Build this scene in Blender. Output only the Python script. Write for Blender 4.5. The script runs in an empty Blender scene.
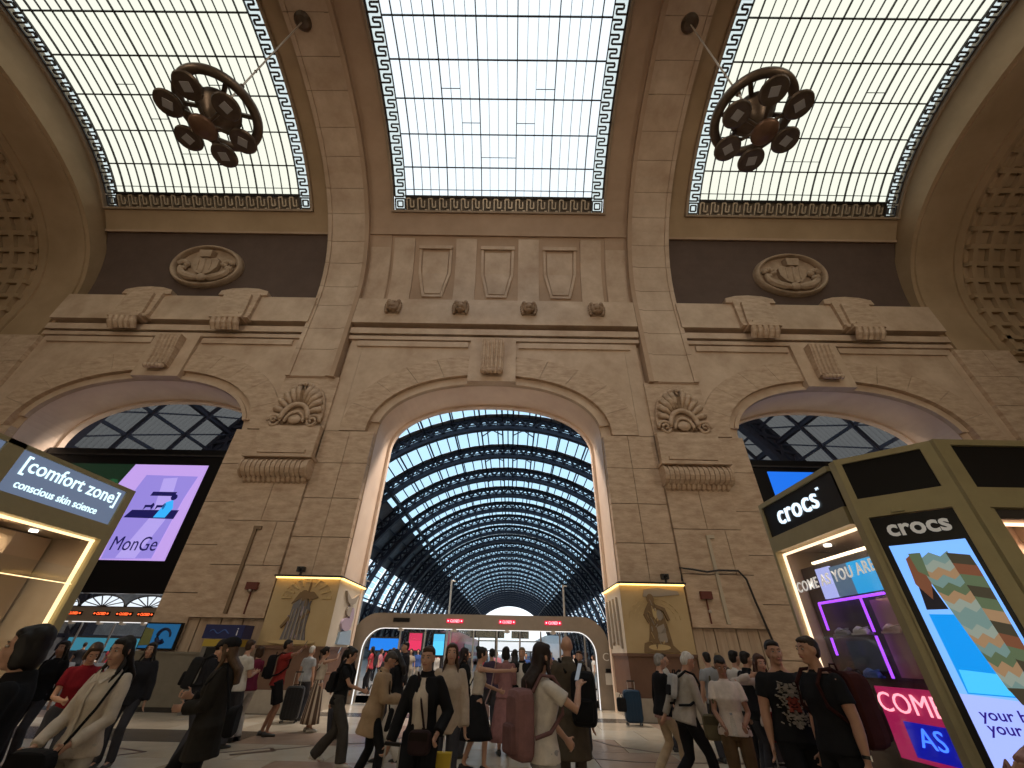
import bpy, bmesh, math, random
from mathutils import Vector, Matrix
SKY = 1.22
EXPO = 0.45
FLOOD_FILL = 700.0
PASSAGE_FILL = 1500.0
PORTAL_FILL = (0.90, 0.79, 0.63)
random.seed(7)
sc = bpy.context.scene
COL = sc.collection
# ------------------------------------------------------------------ camera
PITCH, ROLL, YAW, FPX, CAMZ = 0.590653202, 0.0217311278, -0.00880381706, 402.0, 1.6
cy, sy, cp, sp = math.cos(YAW), math.sin(YAW), math.cos(PITCH), math.sin(PITCH)
FWD = Vector((sy*cp, cy*cp, sp)); R0 = Vector((cy, -sy, 0)); U0 = R0.cross(FWD)
RGT = math.cos(ROLL)*R0 + math.sin(ROLL)*U0
UPV = -math.sin(ROLL)*R0 + math.cos(ROLL)*U0
cam = bpy.data.cameras.new('camera'); cam.sensor_width = 36.0; cam.sensor_fit = 'HORIZONTAL'
cam.lens = FPX/1024*36.0; cam.clip_start = 0.05; cam.clip_end = 2000
camo = bpy.data.objects.new('camera', cam); COL.objects.link(camo)
camo.matrix_world = Matrix(((RGT.x, UPV.x, -FWD.x, 0), (RGT.y, UPV.y, -FWD.y, 0), (RGT.z, UPV.z, -FWD.z, CAMZ), (0, 0, 0, 1)))
sc.camera = camo
def ray(px, py): return FWD + (px-512)/FPX*RGT - (py-384)/FPX*UPV
def px_x(px, Y, py=655):                      # world X of an image column at depth Y near eye level
    d = ray(px, py); return d.x*Y/d.y
# ------------------------------------------------------------------ sky and exposure
w = bpy.data.worlds.new('sky'); sc.world = w; w.use_nodes = True
wn = w.node_tree.nodes; wl = w.node_tree.links
bg = wn['Background']; bg.inputs['Color'].default_value = (0.86, 0.94, 1.0, 1); bg.inputs['Strength'].default_value = SKY
sc.view_settings.view_transform = 'Standard'; sc.view_settings.look = 'None'
sc.view_settings.gamma = 1.0; sc.view_settings.use_curve_mapping = False
sc.view_settings.exposure = EXPO
# ------------------------------------------------------------------ materials
MATS = {}
def mat(name, col, rough=0.6, var=0.0, scale=4.0, bump=0.0, bscale=30.0, metal=0.0, emit=None, es=1.0, stretch=(1, 1, 1), col2=None, spec=0.4):
    if name in MATS: return MATS[name]
    m = bpy.data.materials.new(name); m.use_nodes = True; nt = m.node_tree; n = nt.nodes; l = nt.links
    b = n['Principled BSDF']; b.inputs['Base Color'].default_value = (*col, 1); b.inputs['Roughness'].default_value = rough
    b.inputs['Metallic'].default_value = metal; b.inputs['Specular IOR Level'].default_value = spec
    geo = n.new('ShaderNodeNewGeometry')
    mp = n.new('ShaderNodeMapping'); mp.inputs['Scale'].default_value = stretch; l.new(geo.outputs['Position'], mp.inputs['Vector'])
    if var > 0 or col2:
        nz = n.new('ShaderNodeTexNoise'); nz.inputs['Scale'].default_value = scale; nz.inputs['Detail'].default_value = 5; nz.inputs['Roughness'].default_value = 0.65
        l.new(mp.outputs[0], nz.inputs['Vector'])
        r = n.new('ShaderNodeValToRGB'); r.color_ramp.elements[0].position = 0.3; r.color_ramp.elements[1].position = 0.7
        c2 = col2 or tuple(min(1, c*(1+var)) for c in col); c1 = col if col2 else tuple(c*(1-var) for c in col)
        r.color_ramp.elements[0].color = (*c1, 1); r.color_ramp.elements[1].color = (*c2, 1)
        l.new(nz.outputs['Fac'], r.inputs['Fac']); l.new(r.outputs['Color'], b.inputs['Base Color'])
    if bump > 0:
        nb = n.new('ShaderNodeTexNoise'); nb.inputs['Scale'].default_value = bscale; nb.inputs['Detail'].default_value = 4; l.new(mp.outputs[0], nb.inputs['Vector'])
        bp = n.new('ShaderNodeBump'); bp.inputs['Strength'].default_value = bump; bp.inputs['Distance'].default_value = 0.02
        l.new(nb.outputs['Fac'], bp.inputs['Height']); l.new(bp.outputs['Normal'], b.inputs['Normal'])
    if emit:
        b.inputs['Emission Color'].default_value = (*emit, 1); b.inputs['Emission Strength'].default_value = es
    MATS[name] = m; return m
def glassmat(name, tint, frost=0.1, gloss=0.03, rough=0.25):
    if name in MATS: return MATS[name]
    m = bpy.data.materials.new(name); m.use_nodes = True; nt = m.node_tree; n = nt.nodes; l = nt.links
    n.remove(n['Principled BSDF']); out = n['Material Output']
    t = n.new('ShaderNodeBsdfTransparent'); t.inputs[0].default_value = (*tint, 1)
    d = n.new('ShaderNodeBsdfTranslucent'); d.inputs[0].default_value = (*tint, 1)
    g = n.new('ShaderNodeBsdfGlossy'); g.inputs['Roughness'].default_value = rough; g.inputs[0].default_value = (0.9, 0.9, 0.9, 1)
    a = n.new('ShaderNodeMixShader'); a.inputs[0].default_value = frost; l.new(t.outputs[0], a.inputs[1]); l.new(d.outputs[0], a.inputs[2])
    c = n.new('ShaderNodeMixShader'); c.inputs[0].default_value = gloss; l.new(a.outputs[0], c.inputs[1]); l.new(g.outputs[0], c.inputs[2])
    l.new(c.outputs[0], out.inputs['Surface']); MATS[name] = m; return m
def emat(name, col, es):
    return mat(name, tuple(c*0.3 for c in col), 0.4, emit=col, es=es)
STONE = mat('stone_travertine', (0.40, 0.27, 0.178), 0.55, col2=(0.63, 0.475, 0.34), scale=2.0, stretch=(0.9, 0.9, 2.6), bump=0.35, bscale=9)
STONE2 = mat('stone_smooth', (0.44, 0.305, 0.205), 0.5, col2=(0.63, 0.48, 0.35), scale=0.8, bump=0.3, bscale=5)
STONE3 = mat('stone_reveal_lit', (0.70, 0.53, 0.42), 0.45, col2=(0.84, 0.67, 0.54), scale=0.5, bump=0.08, bscale=12)  # paler and warmer than the wall stone: bounce light put into the colour
JOINT = mat('stone_joint', (0.30, 0.215, 0.145), 0.8, var=0.15)
VAULT = mat('vault_plaster', (0.38, 0.255, 0.165), 0.7, col2=(0.50, 0.35, 0.24), scale=0.35, bump=0.05, bscale=10)
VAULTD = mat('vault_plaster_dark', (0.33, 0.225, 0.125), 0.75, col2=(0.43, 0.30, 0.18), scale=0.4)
COVED = mat('cove_dark_paint', (0.105, 0.068, 0.052), 0.75, var=0.12, scale=1.2)
MARB = mat('dado_marble', (0.36, 0.25, 0.17), 0.35, col2=(0.55, 0.42, 0.30), scale=1.4, stretch=(3.5, 3.5, 0.35))
IRON = mat('dark_iron', (0.035, 0.032, 0.032), 0.45, var=0.2, metal=0.3)
SHEDI = mat('shed_iron', (0.030, 0.031, 0.048), 0.5, var=0.2, metal=0.2)
BRONZE = mat('bronze', (0.125, 0.088, 0.060), 0.42, var=0.25, scale=3, metal=0.55)
BRONZE2 = mat('bronze_pale', (0.55, 0.45, 0.33), 0.4, var=0.2, metal=0.2)  # paler bronze of the skylight key relief
PANEC = glassmat('skylight_glass_blue', (0.70, 0.715, 0.72), 0.04, 0.0)
PANES = glassmat('skylight_glass_cream', (0.70, 0.655, 0.525), 0.04, 0.0)
PANEB = glassmat('border_glass', (0.52, 0.55, 0.52), 0.06, 0.0)
SHEDG = glassmat('shed_glass', (0.42, 0.60, 0.74), 0.05, 0.0)
CLEAR = glassmat('clear_glass', (0.93, 0.95, 0.95), 0.0, 0.05, 0.05)
BLACK = mat('black_panel', (0.006, 0.006, 0.007), 0.3, spec=0.3)
OLIVE = mat('olive_metal', (0.40, 0.345, 0.19), 0.42, var=0.06, metal=0.2)
CHROME = mat('brushed_steel', (0.55, 0.54, 0.52), 0.3, metal=0.9)
# ------------------------------------------------------------------ mesh helpers
class MB:
    def __init__(s): s.v = []; s.f = []; s.m = []
    def add(s, vs, fs, mi=0):
        o = len(s.v); s.v += [tuple(v) for v in vs]; s.f += [tuple(i+o for i in f) for f in fs]; s.m += [mi]*len(fs); return s
    def box(s, x0, x1, y0, y1, z0, z1, mi=0):
        return s.add([(x0,y0,z0),(x1,y0,z0),(x1,y1,z0),(x0,y1,z0),(x0,y0,z1),(x1,y0,z1),(x1,y1,z1),(x0,y1,z1)],
                     [(0,3,2,1),(4,5,6,7),(0,1,5,4),(1,2,6,5),(2,3,7,6),(3,0,4,7)], mi)
    def obox(s, c, u, v, n, hu, hv, hn, mi=0):           # oriented box
        c, u, v, n = Vector(c), Vector(u), Vector(v), Vector(n); P = []
        for c3 in (-1, 1):
            for a, b in ((-1,-1),(1,-1),(1,1),(-1,1)): P.append(c + u*hu*a + v*hv*b + n*hn*c3)
        return s.add(P, [(0,3,2,1),(4,5,6,7),(0,1,5,4),(1,2,6,5),(2,3,7,6),(3,0,4,7)], mi)
    def bar(s, a, b, wd, ht=None, mi=0, up=(0,0,1)):
        a, b = Vector(a), Vector(b); ht = ht or wd; d = b-a; L = d.length
        if L < 1e-6: return s
        d /= L; u = d.cross(Vector(up));
        if u.length < 1e-4: u = d.cross(Vector((1,0,0)))
        u.normalize(); v = u.cross(d); return s.obox((a+b)/2, d, u, v, L/2, wd/2, ht/2, mi)
    def prism(s, poly, fn, d0, d1, mi=0, mi2=None):                 # poly (a,b) list, fn(a,b,d)->xyz
        n = len(poly); P = [fn(a, b, d0) for a, b in poly] + [fn(a, b, d1) for a, b in poly]
        s.add(P, [tuple(range(n))[::-1], tuple(range(n, 2*n))], mi)
        return s.add(P, [(i, (i+1) % n, n+(i+1) % n, n+i) for i in range(n)], mi if mi2 is None else mi2)
    def rings(s, R, cap=True, mi=0, close=True):
        n = len(R[0]); P = [p for r in R for p in r]; F = []
        for i in range(len(R)-1):
            for j in range(n if close else n-1):
                k = (j+1) % n; F.append((i*n+j, i*n+k, (i+1)*n+k, (i+1)*n+j))
        if cap: F.append(tuple(range(n))[::-1]); F.append(tuple(range((len(R)-1)*n, len(R)*n)))
        return s.add(P, F, mi)
    def tube(s, pts, r, n=8, mi=0, cap=True, ref=(0,0,1), rr=None):
        pts = [Vector(p) for p in pts]; R = []
        rs = r if isinstance(r, (list, tuple)) else [r]*len(pts)
        for i, p in enumerate(pts):
            t = (pts[min(i+1, len(pts)-1)] - pts[max(i-1, 0)])
            if t.length < 1e-8: t = Vector((0,0,1))
            t.normalize(); u = t.cross(Vector(ref))
            if u.length < 1e-3: u = t.cross(Vector((0.3,1,0.2)))
            u.normalize(); v = u.cross(t)
            q = rs[i]; ru, rv = (q if isinstance(q, (list, tuple)) else (q, q))
            R.append([p + u*ru*math.cos(2*math.pi*j/n) + v*rv*math.sin(2*math.pi*j/n) for j in range(n)])
        return s.rings(R, cap, mi)
    def lathe(s, prof, c=(0,0,0), n=16, mi=0, ax='z', M=None):
        R = []
        for r, h in prof:
            ring = []
            for j in range(n):
                a = 2*math.pi*j/n; p = Vector((r*math.cos(a), r*math.sin(a), h))
                if ax == 'y': p = Vector((p.x, p.z, p.y))
                if ax == 'x': p = Vector((p.z, p.x, p.y))
                if M: p = M @ p
                ring.append(Vector(c)+p)
            R.append(ring)
        return s.rings(R, True, mi)
    def ball(s, c, rx, ry=None, rz=None, n=12, k=8, M=None, mi=0):
        ry = ry or rx; rz = rz or rx; R = []
        for i in range(k+1):
            t = -math.pi/2 + math.pi*i/k; cr = max(0.02, math.cos(t)); ring = []
            for j in range(n):
                a = 2*math.pi*j/n; p = Vector((rx*cr*math.cos(a), ry*cr*math.sin(a), rz*math.sin(t)))
                if M: p = M @ p
                ring.append(Vector(c)+p)
            R.append(ring)
        return s.rings(R, True, mi)
    def torus(s, c, Rr, r, n=48, k=10, mi=0):
        c = Vector(c); P = []; F = []
        for i in range(n):
            a = 2*math.pi*i/n; e = Vector((math.cos(a), math.sin(a), 0))
            for j in range(k):
                b = 2*math.pi*j/k; P.append(c + e*(Rr + r*math.cos(b)) + Vector((0, 0, r*math.sin(b))))
        for i in range(n):
            for j in range(k): F.append((i*k+j, ((i+1) % n)*k+j, ((i+1) % n)*k+(j+1) % k, i*k+(j+1) % k))
        return s.add(P, F, mi)
    def mesh(s, name='mesh', smooth=False):
        m = bpy.data.meshes.new(name); m.from_pydata(s.v, [], s.f)
        if any(s.m): m.polygons.foreach_set('material_index', s.m)
        if smooth: m.polygons.foreach_set('use_smooth', [True]*len(m.polygons))
        return m
    def build(s, name, mats, parent=None, smooth=False, **kw):
        bmfix = s.mesh(name, smooth); bm = bmesh.new(); bm.from_mesh(bmfix); bmesh.ops.recalc_face_normals(bm, faces=bm.faces); bm.to_mesh(bmfix); bm.free()
        return link(name, bmfix, mats, parent, **kw)
def link(name, me, mats, parent=None, label=None, cat=None, group=None, kind=None, loc=None):
    if mats is not None and not len(me.materials):
        for m in (mats if isinstance(mats, (list, tuple)) else [mats]): me.materials.append(m)
    o = bpy.data.objects.new(name, me); COL.objects.link(o)
    if parent: o.parent = parent
    if loc: o.location = loc
    tag(o, label, cat, group, kind); return o
def tag(o, label=None, cat=None, group=None, kind=None):
    if label: o['label'] = label
    if cat: o['category'] = cat
    if group: o['group'] = group
    if kind: o['kind'] = kind
    return o
def thing(name, label, cat, loc=(0,0,0), rz=0.0, group=None):
    o = bpy.data.objects.new(name, None); COL.objects.link(o); o.empty_display_size = 0.1
    o.location = loc; o.rotation_euler = (0, 0, rz); return tag(o, label, cat, group)
def copyobj(o, parent=None, loc=None):
    c = o.copy(); COL.objects.link(c); c.parent = parent
    if loc is not None: c.location = loc
    return c
_deps = None
def text_mesh(s, size, extrude=0.004, offset=0.0, shear=0.0, spacing=1.0, res=3):
    cu = bpy.data.curves.new('txt', 'FONT'); cu.body = s; cu.size = size; cu.extrude = extrude; cu.offset = offset*size; cu.shear = shear
    cu.align_x = 'CENTER'; cu.align_y = 'CENTER'; cu.space_character = spacing; cu.resolution_u = res
    o = bpy.data.objects.new('txt', cu); me = bpy.data.meshes.new_from_object(o)
    bpy.data.objects.remove(o); bpy.data.curves.remove(cu); return me
def text_obj(name, s, size, mats, origin, u, v, parent=None, width=None, **kw):
    """lettering lying in the plane spanned by u (reading direction) and v (up)"""
    me = text_mesh(s, size, **kw); u, v = Vector(u).normalized(), Vector(v).normalized(); n = u.cross(v)
    xs = [p.co.x for p in me.vertices]; k = (width/(max(xs)-min(xs))) if width else 1.0; cx = (max(xs)+min(xs))/2
    ys = [p.co.y for p in me.vertices]; cyy = (max(ys)+min(ys))/2
    for p in me.vertices: c = p.co; p.co = Vector(origin) + u*(c.x-cx)*k + v*(c.y-cyy) + n*c.z
    return link(name, me, mats, parent)
# ================================================================== the hall: vault profiles, walls, floor
XC = -1.1                                     # axis of the middle bay
class Prof:
    """hall section: vertical wall up to the springing, then a flattened vault; o > 0 lies behind the surface"""
    def __init__(s, ya, a, zs, b, n, N=240):
        s.Y = []; s.Z = []; s.S = []; s.zs = zs; s.y0 = ya+a; acc = 0
        for i in range(N+1):
            f = math.pi*i/N; c, si = math.cos(f), math.sin(f)
            y = ya + a*math.copysign(abs(c)**(2/n), c); z = zs + b*abs(si)**(2/n)
            if i: acc += math.hypot(y-s.Y[-1], z-s.Z[-1])
            s.Y.append(y); s.Z.append(z); s.S.append(acc)
        s.L = acc
    def at(s, t, o=0.0):
        if t <= 0: return (s.y0 + o, s.zs + t)
        if t >= s.L: return (s.Y[-1] - o, s.zs - (t - s.L))
        lo, hi = 0, len(s.S)-1
        while hi-lo > 1:
            m = (lo+hi)//2
            if s.S[m] > t: hi = m
            else: lo = m
        k = (t-s.S[lo])/max(1e-9, s.S[hi]-s.S[lo]); y = s.Y[lo]+(s.Y[hi]-s.Y[lo])*k; z = s.Z[lo]+(s.Z[hi]-s.Z[lo])*k
        a, b = max(0, lo-2), min(len(s.S)-1, hi+2)
        ty, tz = s.Y[b]-s.Y[a], s.Z[b]-s.Z[a]; L = math.hypot(ty, tz); return (y + o*tz/L, z - o*ty/L)
    def s_of_y(s, y):
        for i in range(len(s.Y)-1):
            if s.Y[i] >= y >= s.Y[i+1]: return s.S[i]+(s.S[i+1]-s.S[i])*(s.Y[i]-y)/max(1e-9, s.Y[i]-s.Y[i+1])
        return 0
P1 = Prof(4.5, 11.0, 16.5, 9.0, 2.3)
P2 = Prof(4.5, 11.0, 16.0, 7.6, 2.3)
P3 = Prof(4.5, 10.7, 15.8, 7.2, 2.3)
def cbox(mb, P, x0, x1, s0, s1, o0, o1, seg=None, mi=0):
    """block that follows the vault section between arc lengths s0 and s1"""
    seg = seg or max(1, int(abs(s1-s0)/0.55))
    R = []
    for i in range(seg+1):
        t = s0+(s1-s0)*i/seg; a = P.at(t, o0); b = P.at(t, o1)
        R.append([(XC+x0, a[0], a[1]), (XC+x1, a[0], a[1]), (XC+x1, b[0], b[1]), (XC+x0, b[0], b[1])])
    mb.rings(R, True, mi); return mb
# ---- floor
floor = MB().box(-60, 60, -8, 22, -0.25, -0.02).build('floor', mat('floor_bed', (0.22, 0.17, 0.12), 0.5, var=0.1), kind='structure')
TILES = [mat('floor_marble_beige', (0.47, 0.40, 0.31), 0.22, col2=(0.60, 0.52, 0.41), scale=1.3, spec=0.5),
         mat('floor_marble_pale', (0.55, 0.49, 0.40), 0.2, col2=(0.66, 0.60, 0.50), scale=1.1, spec=0.5),
         mat('floor_marble_pink', (0.36, 0.25, 0.19), 0.24, col2=(0.46, 0.34, 0.26), scale=1.2, spec=0.5),
         mat('floor_marble_dark', (0.085, 0.072, 0.062), 0.25, var=0.25, scale=2, spec=0.5)]
tile_me = {}
ys = [5.0, 6.45, 7.9, 9.35, 10.75, 12.2, 13.6, 15.0, 15.9, 17.3, 18.7]
for j in range(len(ys)-1):
    for i in range(-10, 10):
        x0 = i*1.6 + (0.0 if j % 2 else 0.8); hh = ys[j+1]-ys[j]
        k = 3 if j == 7 else (3 if (j == 4 and x0 < -6.2) else (2 if (j == 4 and (i % 3 == 0 or x0 < -3.5)) else (2 if (i*7+j*5) % 11 == 0 else (1 if (i+j) % 3 == 0 else 0))))
        key = (round(hh, 3), k)
        if key not in tile_me:
            tile_me[key] = MB().box(0.006, 1.594, 0.006, hh-0.006, -0.03, 0.0).mesh('floor_tile'); tile_me[key].materials.append(TILES[k])
        link('floor_tile', tile_me[key], None, floor, loc=(x0, ys[j], 0))
seam = MB()
for line in ([(-5.6, 9.6), (-4.6, 10.4), (-4.4, 10.1), (-5.0, 9.7), (-3.7, 10.9), (-2.6, 11.2), (-2.3, 12.1)], [(-7.6, 10.2), (-6.6, 9.8), (-6.9, 9.4)], [(1.7, 12.6), (2.2, 11.5), (2.9, 10.9), (3.6, 10.5)], [(0.9, 10.3), (2.4, 9.9), (4.6, 10.0)]):
    for a, b in zip(line, line[1:]): seam.bar((*a, 0.001), (*b, 0.001), 0.07, 0.004)
seam.build('repair_seam', mat('seam_tar', (0.10, 0.055, 0.035), 0.5), floor)
# ---- back wall with three arches
W0, WF, WB = 15.5, 15.8, 17.8                # face plane, core front, core back
AA, AB, AZ, AN = 4.9, 2.63, 9.45, 2.2
ARCH = [0.0, -15.75, 15.75]
def arch_pts(o=0.0, n=28):
    a, b = AA+o, AB+o; out = []
    for i in range(n+1):
        f = math.pi*i/n; c, si = math.cos(f), math.sin(f)
        out.append((-a*math.copysign(abs(c)**(2/AN), c), AZ + b*max(0, si)**(2/AN)))
    return out
wb = MB(); TOP = 16.9
edges = [-40.0]
for c in sorted(ARCH): edges += [c-AA, c+AA]
edges.append(40.0)
for i in range(0, len(edges), 2): wb.box(XC+edges[i], XC+edges[i+1], WF, WB, 0, TOP)
for c in ARCH:
    p = arch_pts()
    for a, b in zip(p, p[1:]):
        wb.prism([(a[0], a[1]), (b[0], b[1]), (b[0], TOP), (a[0], TOP)], lambda u, v, d, c=c: (XC+c+u, d, v), WF, WB)
wall = wb.build('wall_back', STONE2, kind='structure')
def wblock(name, x0, x1, z0, z1, yf, yb=WF, m=STONE, parent=None, g=0.012):
    return MB().box(XC+x0+g, XC+x1-g, yf, yb, z0+g, z1-g).build(name, m, parent or wall)
def arch_ring(c, o0, o1, f0, f1, yf, yb, name, m, parent=wall, n=6):
    """curved block of the arch ring between two angles"""
    mb = MB(); R = []
    for i in range(n+1):
        f = f0+(f1-f0)*i/n; q = []
        for o in (o0, o1):
            a, b = AA+o, AB+o; cc, si = math.cos(f), math.sin(f)
            q.append((XC+c-a*math.copysign(abs(cc)**(2/AN), cc), AZ+b*max(0, si)**(2/AN)))
        R.append([(q[0][0], yf, q[0][1]), (q[1][0], yf, q[1][1]), (q[1][0], yb, q[1][1]), (q[0][0], yb, q[0][1])])
    return mb.rings(R).build(name, m, parent)
for c in ARCH:
    # lining of the reveal, with a fillet on its far edge
    p = arch_pts(-0.02, 40); full = [(-AA+0.02, 0.0)] + p + [(AA-0.02, 0.0)]
    rv = MB()
    for a, b in zip(full, full[1:]):
        rv.add([(XC+c+a[0], W0+0.32, a[1]), (XC+c+b[0], W0+0.32, b[1]), (XC+c+b[0], WB-0.25, b[1]), (XC+c+a[0], WB-0.25, a[1])], [(0, 1, 2, 3)])
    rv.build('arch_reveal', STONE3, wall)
    p = arch_pts(-0.14, 40); q = arch_pts(0.0, 40); fi = MB()
    full = [(-AA+0.14, 0.0)] + p + [(AA-0.14, 0.0)]; fo = [(-AA, 0.0)] + q + [(AA, 0.0)]
    for i in range(len(full)-1):
        a, b, d, e = full[i], full[i+1], fo[i+1], fo[i]
        fi.add([(XC+c+t[0], y, t[1]) for y in (WB-0.25, WB+0.02) for t in (a, b, d, e)], [(0,1,2,3), (4,7,6,5), (0,4,5,1), (2,6,7,3)])
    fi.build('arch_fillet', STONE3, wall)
    # moulded archivolt set back between the voussoirs and the opening
    arch_ring(c, 0.0, 0.16, 0.16, math.pi-0.16, W0+0.12, WF, 'archivolt', STONE2, n=36)
    arch_ring(c, 0.16, 0.42, 0.16, math.pi-0.16, W0+0.2, WF, 'archivolt', STONE2, n=36)
    fs = [0.0, 0.30, 0.62, 0.92, 1.18, 1.42]
    for k in range(len(fs)-1):
        for sgn in (0, 1):
            f0, f1 = fs[k]+0.0015, fs[k+1]-0.0015
            if sgn: f0, f1 = math.pi-f1, math.pi-f0
            arch_ring(c, 0.42, 1.55, f0, f1, W0, WF, 'voussoir', STONE)
# spandrels around and above each voussoir ring
for c, x0, x1 in ((0, -7.1, 7.1), (-15.75, -22.6, -9.65), (15.75, 9.65, 22.6)):
    mb = MB(); p = arch_pts(1.56, 40)
    zt = 14.5
    for a, b in zip(p, p[1:]): mb.prism([(a[0], a[1]), (b[0], b[1]), (b[0], zt), (a[0], zt)], lambda u, v, d, c=c: (XC+c+u, d, v), W0+0.05, WF)
    mb.box(XC+x0, XC+c-AA-1.57, W0+0.05, WF, AZ, zt); mb.box(XC+c+AA+1.57, XC+x1, W0+0.05, WF, AZ, zt)
    mb.build('spandrel', STONE2, wall)
    # bands of the entablature, deep grooves between them
    for nm, a, b, yf in (('frieze', 15.44, 17.12, 15.22), ('cornice_band', 14.84, 15.2, 15.36), ('cornice_band', 14.52, 14.74, 15.44)):
        MB().box(XC+x0-0.15, XC+x1+0.15, yf, WF, a, b).build(nm, STONE2, wall)
    for s0, s1 in ((x0+0.35, c-1.25), (c+1.25, x1-0.35)):
        MB().box(XC+s0, XC+s1, W0-0.05, WF, 14.1, 14.42).build('panel_edge', STONE2, wall)
    # keystone: plain frame and fluted console with a tuft
    MB().box(XC+c-1.12, XC+c+1.12, 15.38, WF, 12.06, 14.5).build('keystone', STONE2, wall)
    kc = MB()
    kc.prism([(15.4, 14.3), (15.0, 14.3), (14.98, 14.1), (15.1, 13.2), (15.14, 12.55), (15.4, 12.5)], lambda a, b, d, c=c: (XC+c+d, a, b), -0.52, 0.52)
    for i in range(5): kc.tube([(XC+c-0.4+0.2*i, 14.97, 14.22), (XC+c-0.4+0.2*i, 15.08, 13.2), (XC+c-0.4+0.2*i, 15.12, 12.6)], 0.075, 6)
    for i in range(5): kc.ball((XC+c-0.36+0.18*i, 15.1, 12.45), 0.12, 0.14, 0.13, 8, 6)
    kc.build('console', STONE, wall)
# ---- ashlar: strips beside the arches and pilasters below the ribs
def strip(x0, x1, z0, z1, yf, rows, cols, off=0.5):
    for r in range(rows):
        a, b = z0+(z1-z0)*r/rows, z0+(z1-z0)*(r+1)/rows
        if cols == 1: wblock('stone_block', x0, x1, a, b, yf); continue
        ks = [0]+[(i+(off if r % 2 else 0.0)) / cols for i in range(1, cols)]+[1]
        for k in range(len(ks)-1): wblock('stone_block', x0+(x1-x0)*ks[k], x0+(x1-x0)*ks[k+1], a, b, yf)
for sg in (-1, 1):
    def S(a, b): return (a, b) if sg > 0 else (-b, -a)
    strip(*S(4.9, 5.95), 3.6, 9.42, W0, 4, 1); strip(*S(5.95, 7.08), 3.6, 9.42, W0+0.01, 4, 1)
    strip(*S(9.62, 10.85), 0.0, 9.42, W0, 6, 1)
    strip(*S(20.65, 22.6), 0.0, 9.42, W0, 6, 1)
    strip(*S(7.08, 9.62), 2.5, 7.1, W0-0.1, 3, 2)
    x0, x1 = S(7.08, 9.62)
    MB().box(XC+x0, XC+x1, W0-0.06, WF, 7.1, 12.15).build('pilaster_body', STONE, wall)
    MB().box(XC+x0-0.02, XC+x1+0.02, W0-0.15, WF, 2.42, 2.52).build('ledge', STONE, wall)
    nn = 7
    for i in range(nn):
        a, b = x0+(x1-x0)*i/nn, x0+(x1-x0)*(i+1)/nn
        wblock('dado_slab', a, b, 0.0, 2.42, W0+0.02+0.03*(i % 2), m=MARB)
    # scallop cartouche, tablet and gadrooned roll
    cx = XC+sg*8.35
    sh = MB(); base = 9.95
    sh.prism([(1.12*math.cos(f)*(1.0 if f < 9 else 1), base-0.1+1.95*math.sin(f)**0.9 if 0 < f < math.pi else base-0.1) for f in [math.pi*i/24 for i in range(25)]], lambda a, b, d: (cx+a, d, b), W0-0.06, W0-0.22)
    for i in range(11):
        f = math.pi*(0.07+0.86*i/10); r1 = 1.02; e = (math.cos(f), math.sin(f)*1.62)
        sh.tube([(cx+0.42*e[0], W0-0.22, base+0.42*e[1]), (cx+0.75*e[0], W0-0.34, base+0.75*e[1]), (cx+r1*e[0], W0-0.26, base+r1*e[1])], [0.07, 0.13, 0.15], 8)
        sh.torus((0, 0, 0), 0.0, 0.0, 3, 3) if False else None
        sh.ball((cx+0.98*e[0], W0-0.33, base+1.0*e[1]), 0.11, 0.1, 0.11, 8, 6)
    for t in (-1, 1):                         # curled volutes and the rim joining them
        sp = [(cx+t*0.82+0.30*(1-i/26)*math.cos(0.5*i)*t, W0-0.3-0.006*i, base-0.28+0.34*(1-i/26)*math.sin(0.5*i)) for i in range(24)]
        sh.tube(sp, [0.085-0.002*i for i in range(24)], 7)
    sh.tube([(cx+0.58*math.cos(f), W0-0.36, base-0.2+0.75*math.sin(f)) for f in [math.pi*i/16 for i in range(17)]], 0.11, 8)
    sh.tube([(cx+0.40*math.cos(f), W0-0.3, base-0.3+0.5*math.sin(f)) for f in [math.pi*i/12 for i in range(13)]], 0.07, 8)
    sh.ball((cx, W0-0.26, base-0.15), 0.3, 0.12, 0.22, 12, 8)
    o = sh.build('scallop_relief', STONE, wall, smooth=True); o['label'] = 'carved scallop shell with curled volutes'
    MB().box(XC+x0, XC+x1, W0-0.36, WF, 8.15, 9.45).build('tablet', STONE, wall)
    MB().box(XC+x0+0.3, XC+x1-0.3, W0-0.44, WF, 8.2, 8.34).build('tablet_ledge', STONE, wall)
    MB().box(XC+x0-0.12, XC+x1+0.12, W0-0.6, WF, 7.95, 8.08).build('roll_cap', STONE, wall)
    gd = MB(); gd.tube([(XC+x0-0.02, W0-0.22, 7.58), (XC+x1+0.02, W0-0.22, 7.58)], 0.30, 16, ref=(0,1,0))
    for i in range(26):
        xx = XC+x0+0.06+(x1-x0-0.12)*i/25; rr = 0.375+0.03*(i % 2)
        gd.tube([(xx-0.04, W0-0.22, 7.58), (xx+0.04, W0-0.22, 7.58)], [rr, rr], 14, ref=(0,1,0))
    for i in range(13):                       # leafy underside
        xx = XC+x0+0.1+(x1-x0-0.2)*i/12
        gd.tube([(xx, W0-0.3, 7.35), (xx, W0-0.16, 7.12), (xx, W0-0.02, 7.02)], [0.1, 0.11, 0.05], 6)
    for t in (x0-0.03, x1+0.03): gd.lathe([(0.0, -0.05), (0.41, -0.04), (0.41, 0.04), (0.0, 0.05)], (XC+t, W0-0.22, 7.58), 18, ax='x')
    gd.build('gadrooned_roll', STONE, wall, smooth=False)
    # raised fillets of the rib springing
    # outer pier
    strip(*S(22.6, 25.3), 0.0, 14.4, W0-0.12, 9, 2)
    MB().box(XC+S(25.3, 40)[0], XC+S(25.3, 40)[1], W0+0.1, WF, 0, 16.2).build('pier_wall', STONE2, wall)
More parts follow.
